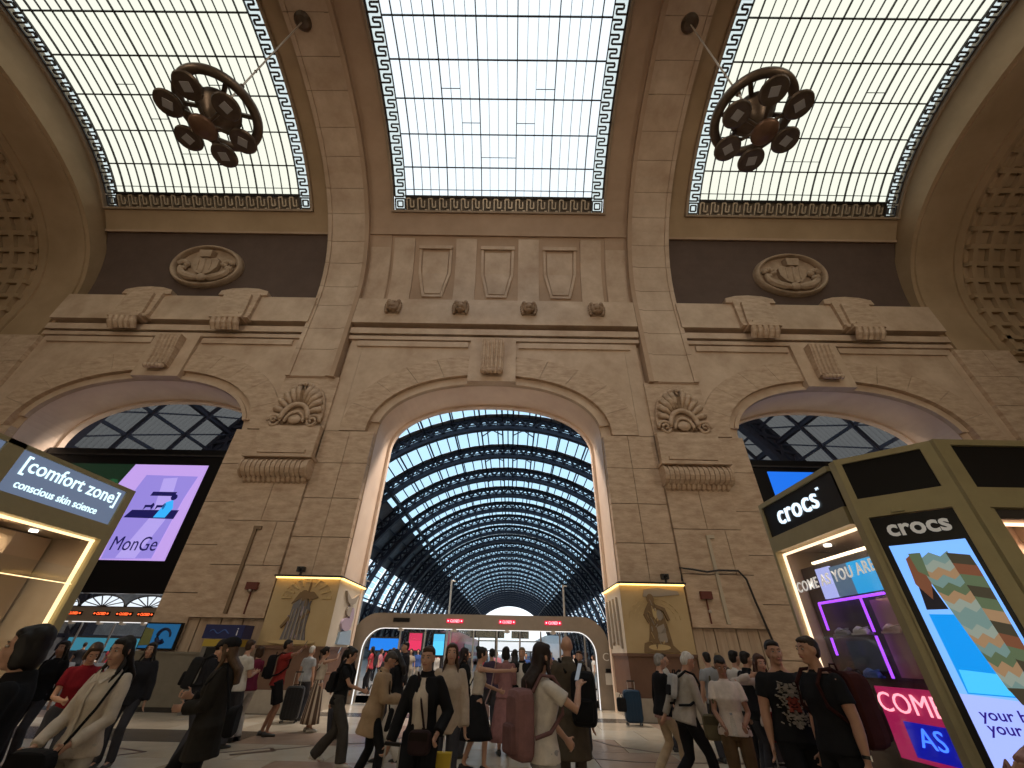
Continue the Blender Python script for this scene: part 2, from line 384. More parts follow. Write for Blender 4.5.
# lion masks on the middle frieze
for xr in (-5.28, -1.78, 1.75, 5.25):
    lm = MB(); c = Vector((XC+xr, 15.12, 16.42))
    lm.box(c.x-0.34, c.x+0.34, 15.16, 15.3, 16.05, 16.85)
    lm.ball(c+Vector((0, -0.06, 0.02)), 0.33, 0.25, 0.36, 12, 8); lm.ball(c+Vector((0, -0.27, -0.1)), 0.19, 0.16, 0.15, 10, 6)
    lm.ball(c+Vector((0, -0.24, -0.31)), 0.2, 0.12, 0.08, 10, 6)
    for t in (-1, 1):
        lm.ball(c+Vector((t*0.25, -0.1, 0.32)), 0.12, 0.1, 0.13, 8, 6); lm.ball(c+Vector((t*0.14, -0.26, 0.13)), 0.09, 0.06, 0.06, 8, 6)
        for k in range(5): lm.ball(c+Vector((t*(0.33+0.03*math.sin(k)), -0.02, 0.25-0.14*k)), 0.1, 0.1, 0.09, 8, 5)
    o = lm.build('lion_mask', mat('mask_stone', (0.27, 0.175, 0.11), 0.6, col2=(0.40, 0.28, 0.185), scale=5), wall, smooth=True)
# brackets of the side bays
for xr in (-18.55, -13.4, 13.4, 18.55):
    bk = MB(); x = XC+xr
    bk.prism([(-1.3, 17.12), (-1.25, 17.42), (-0.7, 17.6), (0, 17.66), (0.7, 17.6), (1.25, 17.42), (1.3, 17.12)], lambda a, b, d: (x+a, d, b), 15.1, 15.6)
    bk.prism([(-0.95, 15.62), (-0.95, 17.2), (-0.5, 17.45), (0.5, 17.45), (0.95, 17.2), (0.95, 15.62)], lambda a, b, d: (x+a, d, b), 15.06, 15.5)
    bk.prism([(-0.72, 15.5), (-0.62, 17.0), (-0.35, 17.25), (0.35, 17.25), (0.62, 17.0), (0.72, 15.5)], lambda a, b, d: (x+a, d, b), 14.92, 15.4)
    bk.box(x-0.5, x+0.5, 14.84, 15.2, 15.5, 15.66); bk.box(x-0.78, x+0.78, 14.8, 15.4, 15.28, 15.5)
    for t in (-0.82, 0.82): bk.box(x+t-0.16, x+t+0.16, 14.95, 15.4, 15.4, 15.56)
    for i in range(5): bk.tube([(x-0.56+0.28*i, 14.86, 15.3), (x-0.56+0.28*i, 14.95, 15.0), (x-0.56+0.28*i, 15.15, 14.74)], [0.12, 0.15, 0.13], 8)
    bk.build('bracket', STONE, wall)
# ---- ceiling shell
sB = P1.s_of_y(14.25); sG = P1.s_of_y(13.52); sK = P1.s_of_y(12.94); LT = P1.L
CX = [0.0, -16.65, 16.65]; HW = 6.05
cm = MB()
cbox(cm, P1, -7.5, -HW, 0, LT, 0.5, 0.06, 60); cbox(cm, P1, HW, 7.5, 0, LT, 0.5, 0.06, 60)
cbox(cm, P1, -HW, HW, sB, sG, 0.5, 0.06, 4); cbox(cm, P1, -HW, HW, LT-sG, LT, 0.5, 0.06, 10)
cbox(cm, P1, -HW, HW, -0.6, sB, 0.5, 0.12, 12)
ceil = cm.build('ceiling', VAULT, kind='structure')
for sg in (-1, 1):
    def S(a, b): return (a, b) if sg > 0 else (-b, -a)
    mb = MB(); c = sg*16.65
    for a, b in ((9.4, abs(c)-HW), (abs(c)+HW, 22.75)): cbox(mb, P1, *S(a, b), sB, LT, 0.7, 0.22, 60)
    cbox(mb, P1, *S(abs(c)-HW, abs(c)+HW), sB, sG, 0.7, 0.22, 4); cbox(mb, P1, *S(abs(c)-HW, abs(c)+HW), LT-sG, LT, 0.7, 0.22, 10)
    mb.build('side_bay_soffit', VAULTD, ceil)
    mb = MB(); cbox(mb, P1, *S(9.4, 22.75), -0.4, sB, 0.7, 0.3, 14); mb.build('dark_cove', COVED, ceil)
    mb = MB(); cbox(mb, P1, *S(9.5, 22.7), sB-0.06, sB+0.06, 0.4, 0.12, 1); mb.build('cove_ledge', VAULT, ceil)
# ribs: separate stone blocks with raised fillets
for sg in (-1, 1):
    def S(a, b): return (a, b) if sg > 0 else (-b, -a)
    x0, x1 = S(7.5, 9.6)
    core = MB(); cbox(core, P1, x0+0.02, x1-0.02, -4.4, LT+4.4, 0.75, -0.10, 80)
    rib = core.build('rib', VAULT, ceil)
    s = -4.35; k = 0; sEnd = P1.s_of_y(4.0)
    while s < sEnd:
        L = 1.35 if k % 2 else 1.6; mm = STONE2
        mb = MB(); cbox(mb, P1, x0, x1, s+0.012, s+L-0.012, 0.0, -0.14); mb.build('stone_block', mm, rib)
        for a, b in ((x0, x0+0.22), (x1-0.22, x1)):
            mb = MB(); cbox(mb, P1, a, b, s+0.012, s+L-0.012, -0.14, -0.2); mb.build('fillet_block', mm, rib)
        s += L; k += 1
    i0, i1 = (S(7.28, 7.5))
    mb = MB(); cbox(mb, P1, i0, i1, -4.4, LT, 0.3, -0.26, 80); mb.build('roll_moulding', VAULT, rib)
# coffered end vaults and their broad arches
for sg in (-1, 1):
    def S(a, b): return (a, b) if sg > 0 else (-b, -a)
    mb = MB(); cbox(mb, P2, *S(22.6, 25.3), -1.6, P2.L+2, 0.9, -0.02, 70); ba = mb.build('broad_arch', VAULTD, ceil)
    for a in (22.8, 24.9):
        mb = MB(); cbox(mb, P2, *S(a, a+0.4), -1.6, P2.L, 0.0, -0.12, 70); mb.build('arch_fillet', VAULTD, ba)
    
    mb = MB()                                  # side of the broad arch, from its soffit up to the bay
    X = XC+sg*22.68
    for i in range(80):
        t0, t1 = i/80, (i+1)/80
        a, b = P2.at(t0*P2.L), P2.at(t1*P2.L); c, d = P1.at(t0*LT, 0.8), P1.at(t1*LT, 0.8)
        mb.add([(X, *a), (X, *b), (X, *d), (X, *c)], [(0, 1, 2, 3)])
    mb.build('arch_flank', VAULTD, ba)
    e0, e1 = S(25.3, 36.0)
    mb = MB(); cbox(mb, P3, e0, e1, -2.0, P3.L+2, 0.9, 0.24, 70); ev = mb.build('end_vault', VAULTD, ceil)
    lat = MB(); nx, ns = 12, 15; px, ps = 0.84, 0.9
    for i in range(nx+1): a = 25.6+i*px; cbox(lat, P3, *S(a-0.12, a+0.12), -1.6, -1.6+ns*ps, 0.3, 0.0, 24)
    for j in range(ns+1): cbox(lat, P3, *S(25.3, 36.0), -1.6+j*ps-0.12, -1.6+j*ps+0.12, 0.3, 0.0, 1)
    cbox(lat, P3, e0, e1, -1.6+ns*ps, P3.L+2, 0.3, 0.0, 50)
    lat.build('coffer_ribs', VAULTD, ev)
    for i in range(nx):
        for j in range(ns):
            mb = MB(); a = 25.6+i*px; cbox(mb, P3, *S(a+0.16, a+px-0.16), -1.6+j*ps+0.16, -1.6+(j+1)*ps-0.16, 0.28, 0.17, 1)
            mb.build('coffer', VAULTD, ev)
# coved panels above the middle frieze
for k, xr in enumerate((-5.3, -1.78, 1.75, 5.25)):
    mb = MB(); cbox(mb, P1, xr-0.58, xr+0.58, 0.9, sB-0.25, 0.15, 0.03, 10); o = mb.build('panel_strip', STONE2, ceil)
for k, xr in enumerate((-3.5, 0.0, 3.5)):
    s0, s1, sm = 1.15, 4.25, 2.7
    for o0, o1, ins in ((0.15, 0.0, 0.0), (0.15, 0.06, 0.12)):
        pass
    mb = MB()
    cbox(mb, P1, xr-0.95, xr+0.95, s1-0.05, s1+0.14, 0.15, -0.06, 2)
    for t in (-1, 1):
        R = []
        for sA, xa in ((s1, 0.93), (sm, 0.90), (s0, 0.55)):
            a = P1.at(sA, 0.15); b = P1.at(sA, 0.03)
            R.append([(XC+xr+t*xa, *a), (XC+xr+t*(xa-0.14), *a), (XC+xr+t*(xa-0.14), *b), (XC+xr+t*xa, *b)])
        mb.rings(R)
    cbox(mb, P1, xr-0.55, xr+0.55, s0-0.03, s0+0.11, 0.15, 0.03, 1)
    mb.build('panel_frame', STONE2, ceil)
    mb = MB(); R = []
    for sA, xa in ((s1-0.2, 0.72), (sm, 0.70), (s0+0.22, 0.42)):
        a = P1.at(sA, 0.15); b = P1.at(sA, 0.06)
        R.append([(XC+xr-xa, *a), (XC+xr+xa, *a), (XC+xr+xa, *b), (XC+xr-xa, *b)])
    mb.rings(R).build('panel_field', STONE2, ceil)
for t in (-1, 1):
    a, b = sorted((t*6.1, t*7.2)); mb = MB(); cbox(mb, P1, a, b, 0.9, 4.3, 0.15, 0.05, 8); mb.build('panel_strip', STONE2, ceil)
mb = MB(); cbox(mb, P1, -7.28, 7.28, sB-0.07, sB+0.05, 0.2, -0.04, 1); mb.build('cove_ledge', VAULT, ceil)
# oval medallions on the dark coves
for sg in (-1, 1):
    c = sg*16.45; s0 = 2.95; md = MB()
    def on(a, b, o): y, z = P1.at(s0+b, 0.3+o); return (XC+c+a, y, z)
    n = 48; R = []
    for q in range(9):
        b = math.pi*q/8; rr = 1.0-0.13*(1-math.cos(b))/2*1.2
        R.append([on(2.05*rr*math.cos(2*math.pi*j/n), 1.32*rr*math.sin(2*math.pi*j/n), -0.02-0.34*math.sin(b)) for j in range(n)])
    md.rings(R, False)
    md.add([on(1.8*math.cos(2*math.pi*j/n), 1.15*math.sin(2*math.pi*j/n), -0.05) for j in range(n)], [tuple(range(n))])
    # shield, crown and swags
    sh = [(0.0, -0.62), (0.42, -0.45), (0.72, -0.1), (0.78, 0.3), (0.6, 0.5), (0.25, 0.42), (0.0, 0.5), (-0.25, 0.42), (-0.6, 0.5), (-0.78, 0.3), (-0.72, -0.1), (-0.42, -0.45)]
    md.add([on(*p, -0.36) for p in sh]+[on(*p, -0.04) for p in sh], [tuple(range(12))]+[(i, (i+1) % 12, 12+(i+1) % 12, 12+i) for i in range(12)])
    md.add([on(a, b, -0.46) for a, b in ((-0.3, 0.5), (0.3, 0.5), (0.36, 0.92), (-0.36, 0.92))]+[on(a, b, -0.04) for a, b in ((-0.3, 0.5), (0.3, 0.5), (0.36, 0.92), (-0.36, 0.92))], [(0,1,2,3), (0,1,5,4), (1,2,6,5), (2,3,7,6), (3,0,4,7)])
    md.tube([on(0, b, -0.38) for b in (-0.5, -0.2, 0.1, 0.4)], 0.07, 6)
    for t in (-0.35, 0.35): md.tube([on(t, b, -0.37) for b in (-0.3, 0.0, 0.35)], 0.05, 6)
    for t in (-1, 1):
        md.tube([on(t*(0.25+1.15*math.sin(f)), -0.75+0.95*(1-math.cos(f))/1.5, -0.24) for f in [0.25*i for i in range(8)]], [0.14, 0.2, 0.22, 0.22, 0.2, 0.18, 0.16, 0.12], 8)
        for i in range(5): md.ball(on(t*(1.0+0.12*i), 0.1+0.16*i*(1-0.22*i), -0.24), 0.18, 0.16, 0.14, 8, 6)
        for i in range(3): md.ball(on(t*(1.35-0.12*i), -0.3+0.18*i, -0.22), 0.16, 0.15, 0.13, 8, 6)
    md.ball(on(0, -0.78, -0.3), 0.3, 0.2, 0.24, 10, 8)
    o = md.build('oval_medallion', mat('medallion_stone', (0.34, 0.24, 0.16), 0.6, col2=(0.5, 0.37, 0.26), scale=2), ceil, smooth=False)
    o['label'] = 'oval carved medallion with shield and garland'
# ---- closing walls
rw = MB(); ed = [-60.0]
for c in (-15.75, 0.0, 15.75): ed += [XC+c-4.6, XC+c+4.6]
ed.append(60.0)
for i in range(0, len(ed), 2): rw.box(ed[i], ed[i+1], -7.1, -6.5, 0, 17)
for c in (-15.75, 0.0, 15.75): rw.box(XC+c-4.6, XC+c+4.6, -7.1, -6.5, 5.3, 17)
rw.build('wall_rear', STONE2, kind='structure')
FILL_GLASS = glassmat('fill_portal_glass', PORTAL_FILL, 0.1, 0.02)  # warm tint colours the fill light of the added portals
for k, c in enumerate((-15.75, 0.0, 15.75)):       # unseen glazed portals, added to let warm fill light in behind the viewer
    pf = MB()
    for x in (-4.6, -2.35, -0.05, 2.25, 4.5): pf.box(XC+c+x, XC+c+x+0.1, -6.9, -6.7, 0, 5.3)
    for z in (2.6, 5.2): pf.box(XC+c-4.6, XC+c+4.6, -6.88, -6.72, z, z+0.1)
    dr = pf.build('door_%d' % (k+1), BRONZE, kind='structure')
    for i in range(4):
        for z0, z1 in ((0, 2.6), (2.7, 5.2)): MB().box(XC+c-4.5+2.3*i, XC+c-2.35+2.3*i, -6.81, -6.8, z0, z1).build('glass_pane', FILL_GLASS, dr)
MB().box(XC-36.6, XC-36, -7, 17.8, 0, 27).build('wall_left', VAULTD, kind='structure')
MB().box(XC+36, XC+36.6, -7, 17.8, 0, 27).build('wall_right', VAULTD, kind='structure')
# ================================================================== skylights
ROWY = [12.94, 11.76, 10.39, 8.93, 7.41, 5.84]
rows = [P1.s_of_y(y) for y in ROWY]; d = rows[-1]-rows[-2]
nfront = len(rows)
while rows[-1]+d < LT-sK: rows.append(rows[-1]+d)
rows.append(LT-sK)
NC = 22; BW = 0.66
KEYM = mat('key_iron', (0.06, 0.05, 0.045), 0.5, var=0.2, metal=0.2)
KEYP = mat('key_plate', (0.10, 0.075, 0.05), 0.5, var=0.2)
for wi, c in enumerate(CX):
    oo = 0.06 if wi == 0 else 0.22; gm = PANEC if wi == 0 else PANES
    fr = MB()
    for a in (-HW, HW-0.14): cbox(fr, P1, c+a, c+a+0.14, sG, LT-sG, oo+0.05, oo-0.14, 60)
    cbox(fr, P1, c-HW, c+HW, sG-0.02, sG+0.08, oo+0.05, oo-0.14, 1); cbox(fr, P1, c-HW, c+HW, LT-sG-0.08, LT-sG+0.02, oo+0.05, oo-0.14, 1)
    win = fr.build('window_%d' % (wi+1), mat('skylight_frame', (0.34, 0.25, 0.17), 0.5, var=0.1), kind='structure')
    g0, g1 = c-HW+0.14+BW, c+HW-0.14-BW; pw = (g1-g0)/NC
    def pane(x0, x1, s0, s1, nm, m, o=oo+0.10, mb=None):
        a = P1.at(s0, o); b = P1.at((s0+s1)/2, o); e = P1.at(s1, o)
        t = mb or MB(); t.add([(XC+x0, *a), (XC+x1, *a), (XC+x1, *b), (XC+x0, *b), (XC+x1, *e), (XC+x0, *e)], [(0, 1, 2, 3), (3, 2, 4, 5)])
        return t if mb is not None else t.build(nm, m, win)
    rear = MB()
    for r in range(len(rows)-1):
        for k in range(NC):
            x0 = g0+pw*k
            if r < nfront: pane(x0, x0+pw, rows[r], rows[r+1], 'glass_pane', gm)
            else: pane(x0, x0+pw, rows[r], rows[r+1], '', None, mb=rear)
    rear.build('glass_pane_field', gm, win, kind='stuff')
    for k in range(NC+1):
        th = 0.045 if k in (0, 1, 5, 9, 13, 17, 21, 22) else 0.018
        mb = MB(); x = g0+pw*k; cbox(mb, P1, x-th/2, x+th/2, sK, LT-sK, oo+0.12, oo+0.02, 44); mb.build('glazing_bar', IRON, win)
    for r, s in enumerate(rows):
        th = 0.06 if r else 0.12
        mb = MB(); cbox(mb, P1, g0, g1, s-th/2, s+th/2, oo+0.12, oo-0.0, 1); mb.build('glazing_bar', IRON, win)
    mb = MB(); cbox(mb, P1, g0, g1, rows[0]+0.36, rows[0]+0.39, oo+0.12, oo+0.03, 1); mb.build('glazing_bar', IRON, win)
    for r, k0, k1, fr_ in ((1, 9, 13, 0.4), (2, 7, 9, 0.42), (2, 13, 15, 0.42), (3, 5, 7, 0.34), (3, 15, 17, 0.34)):
        s = rows[r]+(rows[r+1]-rows[r])*fr_*0.8; mb = MB(); cbox(mb, P1, g0+pw*k0, g0+pw*k1, s-0.015, s+0.015, oo+0.12, oo+0.03, 1); mb.build('glazing_bar', IRON, win)
    # greek key borders: glass strip and iron key
    for side in (-1, 1):
        e0 = c+side*(HW-0.14-BW); e1 = c+side*(HW-0.14); a, b = min(e0, e1), max(e0, e1)
        mb = MB(); n = 40
        for i in range(n): pane(a, b, sG+(LT-2*sG)*i/n, sG+(LT-2*sG)*(i+1)/n, '', None, oo+0.11, mb)
        mb.build('border_glass', PANEB, win)
        mb = MB(); U = 0.52; s = sK; th = 0.075; k = 0
        wd = b-a
        while s+U < LT-sK:
            def hb(x0, x1, t): cbox(mb, P1, a+wd*x0, a+wd*x1, s+U*t-th/2, s+U*t+th/2, oo+0.10, oo+0.02, 1)
            def vb(x, t0, t1): cbox(mb, P1, a+wd*x-th/2, a+wd*x+th/2, s+U*t0, s+U*t1, oo+0.10, oo+0.02, 1)
            f = (lambda v: v) if side < 0 else (lambda v: 1-v)
            if s < LT/2+1.5:
                hb(*sorted((f(0.05), f(0.8))), 0.0); vb(f(0.8), 0.0, 0.34); hb(*sorted((f(0.35), f(0.8))), 0.34); vb(f(0.35), 0.34, 0.62); hb(*sorted((f(0.35), f(1.0))), 0.64); vb(f(0.06), 0.0, 1.0); 
            else: vb(f(0.5), 0.0, 1.0)
            s += U; k += 1
        cbox(mb, P1, a+wd*0.97 if side < 0 else a-0.02, b+0.02 if side < 0 else a+wd*0.03, sG, LT-sG, oo+0.10, oo, 60)
        mb.build('meander_grille', KEYM, win)
        mb = MB(); s = (sG+sK)/2+0.03; q = 0.27; cxk = (a+b)/2     # corner rosette
        for t in (0.27, 0.15):
            cbox(mb, P1, cxk-t, cxk+t, s-t-0.03, s-t+0.03, oo+0.10, oo, 1); cbox(mb, P1, cxk-t, cxk+t, s+t-0.03, s+t+0.03, oo+0.10, oo, 1)
            cbox(mb, P1, cxk-t-0.03, cxk-t+0.03, s-t, s+t, oo+0.10, oo, 1); cbox(mb, P1, cxk+t-0.03, cxk+t+0.03, s-t, s+t, oo+0.10, oo, 1)
        mb.build('corner_rosette', KEYM, win)
    mb = MB(); cbox(mb, P1, g0, g1, sG+0.05, sK, oo+0.16, oo+0.09, 2); mb.build('meander_backing', KEYP, win)
    mb = MB(); n = 17; U = (g1-g0)/n; th = 0.07; sh_ = sK-sG-0.08
    for k in range(n):
        x = g0+U*k
        def hb(x0, x1, t): cbox(mb, P1, x+U*x0, x+U*x1, sG+0.06+sh_*t-th/2, sG+0.06+sh_*t+th/2, oo+0.10, oo, 1)
        def vb(xx, t0, t1): cbox(mb, P1, x+U*xx-th/2, x+U*xx+th/2, sG+0.06+sh_*t0, sG+0.06+sh_*t1, oo+0.10, oo, 1)
        vb(0.1, 0.1, 0.9); hb(0.1, 0.42, 0.9); vb(0.42, 0.3, 0.9); hb(0.42, 0.72, 0.3); vb(0.72, 0.3, 0.75); hb(0.72, 0.95, 0.1)
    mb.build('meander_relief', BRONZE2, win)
    for r in (sK+0.02,):
        mb = MB(); cbox(mb, P1, g0-0.05, g1+0.05, r-0.03, r+0.05, oo+0.12, oo-0.04, 1); mb.build('border_bar', IRON, win)
# ================================================================== train shed beyond the arches
SR, SZ, SX = 33.6, 1.0, XC                    # roof radius, centre height, axis
Y0, DY, NB = 24.8, 11.5, 30
shed = thing('train_shed_roof', 'long vaulted iron and glass roof over the platforms beyond the arches', 'roof', (SX, Y0, SZ))
def shp(th, r): return (r*math.sin(th), r*math.cos(th))
# lattice arch, shared by all ribs
rb = MB(); NA = 56; lim = math.radians(97)
for r, wd, ht in ((31.5, 0.9, 0.45), (33.3, 0.7, 0.35), (32.5, 0.3, 0.12)):
    for i in range(NA):
        a, b = -lim+2*lim*i/NA, -lim+2*lim*(i+1)/NA
        p, q = shp(a, r), shp(b, r); rb.bar((p[0], 0, p[1]), (q[0], 0, q[1]), wd, ht, up=(p[0], 0, p[1]))
for i in range(NA):
    a, b = -lim+2*lim*i/NA, -lim+2*lim*(i+1)/NA
    p, q, u, v = shp(a, 31.5), shp(b, 33.3), shp(b, 31.5), shp(a, 33.3)
    for yy in (-0.22, 0.22):
        rb.bar((p[0], yy, p[1]), (q[0], yy, q[1]), 0.28, 0.14, up=(0, 1, 0)); rb.bar((v[0], yy, v[1]), (u[0], yy, u[1]), 0.28, 0.14, up=(0, 1, 0))
for i in range(NA):
    a, b = -lim+2*lim*i/NA, -lim+2*lim*(i+1)/NA
    p, q = shp(a, 31.95), shp(b, 31.95); rb.bar((p[0], 0, p[1]), (q[0], 0, q[1]), 0.08, 0.7, up=(p[0], 0, p[1]))
rib_me = rb.mesh('arch_rib'); rib_me.materials.append(SHEDI)
for k in range(NB): link('arch_rib', rib_me, None, shed, loc=(0, k*DY, 0))
# purlins run the length of the shed
D2R = math.radians
L0, L1 = -2.4, (NB-1)*DY
for dg in (-88, -80, -72, -64, -56, -48.5, -41, -33, -24, -16, -8, -1.6, 1.6, 8, 16, 24, 33, 41, 48.5, 56, 64, 72, 80, 88):
    p = shp(D2R(dg), 33.1 if abs(dg) != 41 else 32.4); MB().bar((p[0], L0, p[1]), (p[0], L1, p[1]), 0.26 if abs(dg) not in (41, 56) else 0.6, 0.5 if abs(dg) != 41 else 1.6, up=(p[0], 0, p[1])).build('purlin', SHEDI, shed)
# skin: glass strips near the crown, sheet panels lower down, low glass far away
PANEL = mat('shed_sheeting', (0.20, 0.20, 0.21), 0.6, var=0.25, scale=2.0)
SHEET = glassmat('translucent_sheeting', (0.088, 0.085, 0.082), 1.0, 0.0)
def skin(d0, d1, y0, y1, r=SR, mb=None, n=2):
    t = mb or MB(); P = []
    for i in range(n+1):
        a = shp(D2R(d0+(d1-d0)*i/n), r); P += [(a[0], y0, a[1]), (a[0], y1, a[1])]
    t.add(P, [(2*i, 2*i+1, 2*i+3, 2*i+2) for i in range(n)]); return t
cor = MB()                                     # corrugated sheet, one bay long and 8 degrees wide
nC = 28
def corr(d0, d1, y0, y1):
    t = MB(); P = []
    for j in range(2*nC+1):
        rr = SR+(0.06 if j % 2 else -0.06); yy = y0+(y1-y0)*j/(2*nC)
        for dd in (d0, d1): a = shp(D2R(dd), rr); P.append((a[0], yy, a[1]))
    t.add(P, [(2*j, 2*j+1, 2*j+3, 2*j+2) for j in range(2*nC)]); return t
far_glass, far_panel = MB(), MB()
GY0, GY1, GE = 1.5, 1.2, 43.4             # sheeting beside each rib, edge of the glazed crown
for k in range(-1, NB-1):
    y0 = k*DY if k >= 0 else L0; y1 = (k+1)*DY
    near = k < 5
    edges_g = [(-GE+3.1*i, -GE+3.1*(i+1)) for i in range(28)]
    if k >= 0: skin(-GE, GE, y0, y0+GY0, mb=far_panel, n=16)
    skin(-GE, GE, y1-GY1, y1, mb=far_panel, n=16)
    for a, b in edges_g:
        if near and k >= 1: skin(a+0.12, b-0.12, y0+GY0, y1-GY1, n=1).build('glass_pane', SHEDG, shed)
        else: skin(a+0.12, b-0.12, max(y0+GY0, L0), y1-GY1, mb=far_glass, n=1)
    for sgn in (-1, 1):
        for a, b in ((GE, 54), (54, 60), (60, 66), (66, 73), (73, 82), (82, 97)):
            lowg = (k >= 5 and 58 < (a+b)/2 < 70) or (k >= 5 and False)
            if lowg:
                for h in range(2):
                    for q in range(3): skin(sgn*(a+(b-a)*(q+0.06)/3), sgn*(a+(b-a)*(q+0.94)/3), y0+DY*h/2+0.5, y0+DY*(h+1)/2-0.9, mb=far_glass, n=1)
                continue
            if near and a < 82: corr(sgn*a, sgn*b, y0, y1).build('roof_sheet', SHEET if k < 3 else PANEL, shed)
            else: skin(sgn*a, sgn*b, y0, y1, mb=far_panel, n=2)
far_glass.build('glass_pane_field', SHEDG, shed, kind='stuff'); far_panel.build('roof_sheet_field', PANEL, shed, kind='stuff')
# diagonal bracing of the near bays and the crosses along the ridge
for k in range(-1, 4):
    for sgn in (-1, 1):
        for a, b in ((41, 44.8), (44.8, 48.5), (48.5, 52.3), (52.3, 56), (56, 60), (60, 64), (64, 68), (68, 72), (72, 76), (76, 80)):
            for ya, yb in ((0.0, 0.33), (0.33, 0.67), (0.67, 1.0)):
                y0, y1 = (k+ya)*DY, (k+yb)*DY
                if y1 < -5: continue
                p, q = shp(D2R(sgn*a), 32.7), shp(D2R(sgn*b), 32.7); m = MB()
                (m.bar((p[0], y0, p[1]), (q[0], y1, q[1]), 0.12, 0.12) if int(a)%2 else m.bar((q[0], y0, q[1]), (p[0], y1, p[1]), 0.12, 0.12)); m.bar((q[0], y0, q[1]), (q[0], y1, q[1]), 0.1, 0.25)
                m.bar((p[0], y1, p[1]), (q[0], y1, q[1]), 0.2, 0.3); m.build('brace', SHEDI, shed)
rx = MB()
for k in range(0, 14):
    for a, b in ((-1.6, 1.6),):
        for e in ((-8, -1.6), (1.6, 8)):
            p, q = shp(D2R(e[0]), 33.0), shp(D2R(e[1]), 33.0)
            rx.bar((p[0], k*DY+1, p[1]), (q[0], k*DY+5.5, q[1]), 0.14); rx.bar((q[0], k*DY+1, q[1]), (p[0], k*DY+5.5, p[1]), 0.14)
rx.build('ridge_brace', SHEDI, shed)
# thin cross bars between neighbouring glass panes
gb = MB()
for k in range(29):
    p = shp(D2R(-GE+3.1*k), 33.55); gb.bar((p[0], L0, p[1]), (p[0], L1, p[1]), 0.2, 0.16, up=(p[0], 0, p[1]))
gb.build('glazing_bars', SHEDI, shed)
# sides and platform floor
for sgn in (-1, 1): MB().box(sgn*33.2-0.3, sgn*33.2+0.3, L0, L1, -1.0, 2.5).build('side_wall', PANEL, shed)
MB().box(-70, 70, 19.0, 420, -0.3, -0.02).build('platform_floor', mat('platform_paving', (0.33, 0.31, 0.29), 0.45, var=0.1, scale=0.5), kind='structure')
MB().box(-400, 400, 420, 1500, -2, -1).build('ground', mat('ground_far', (0.3, 0.3, 0.3), 0.8), kind='structure')
MB().box(XC-40, XC+40, 17.8, 22.6, 17.0, 17.4).build('ceiling', PANEL, kind='structure')      # unseen slab added to keep sky light out between hall and shed
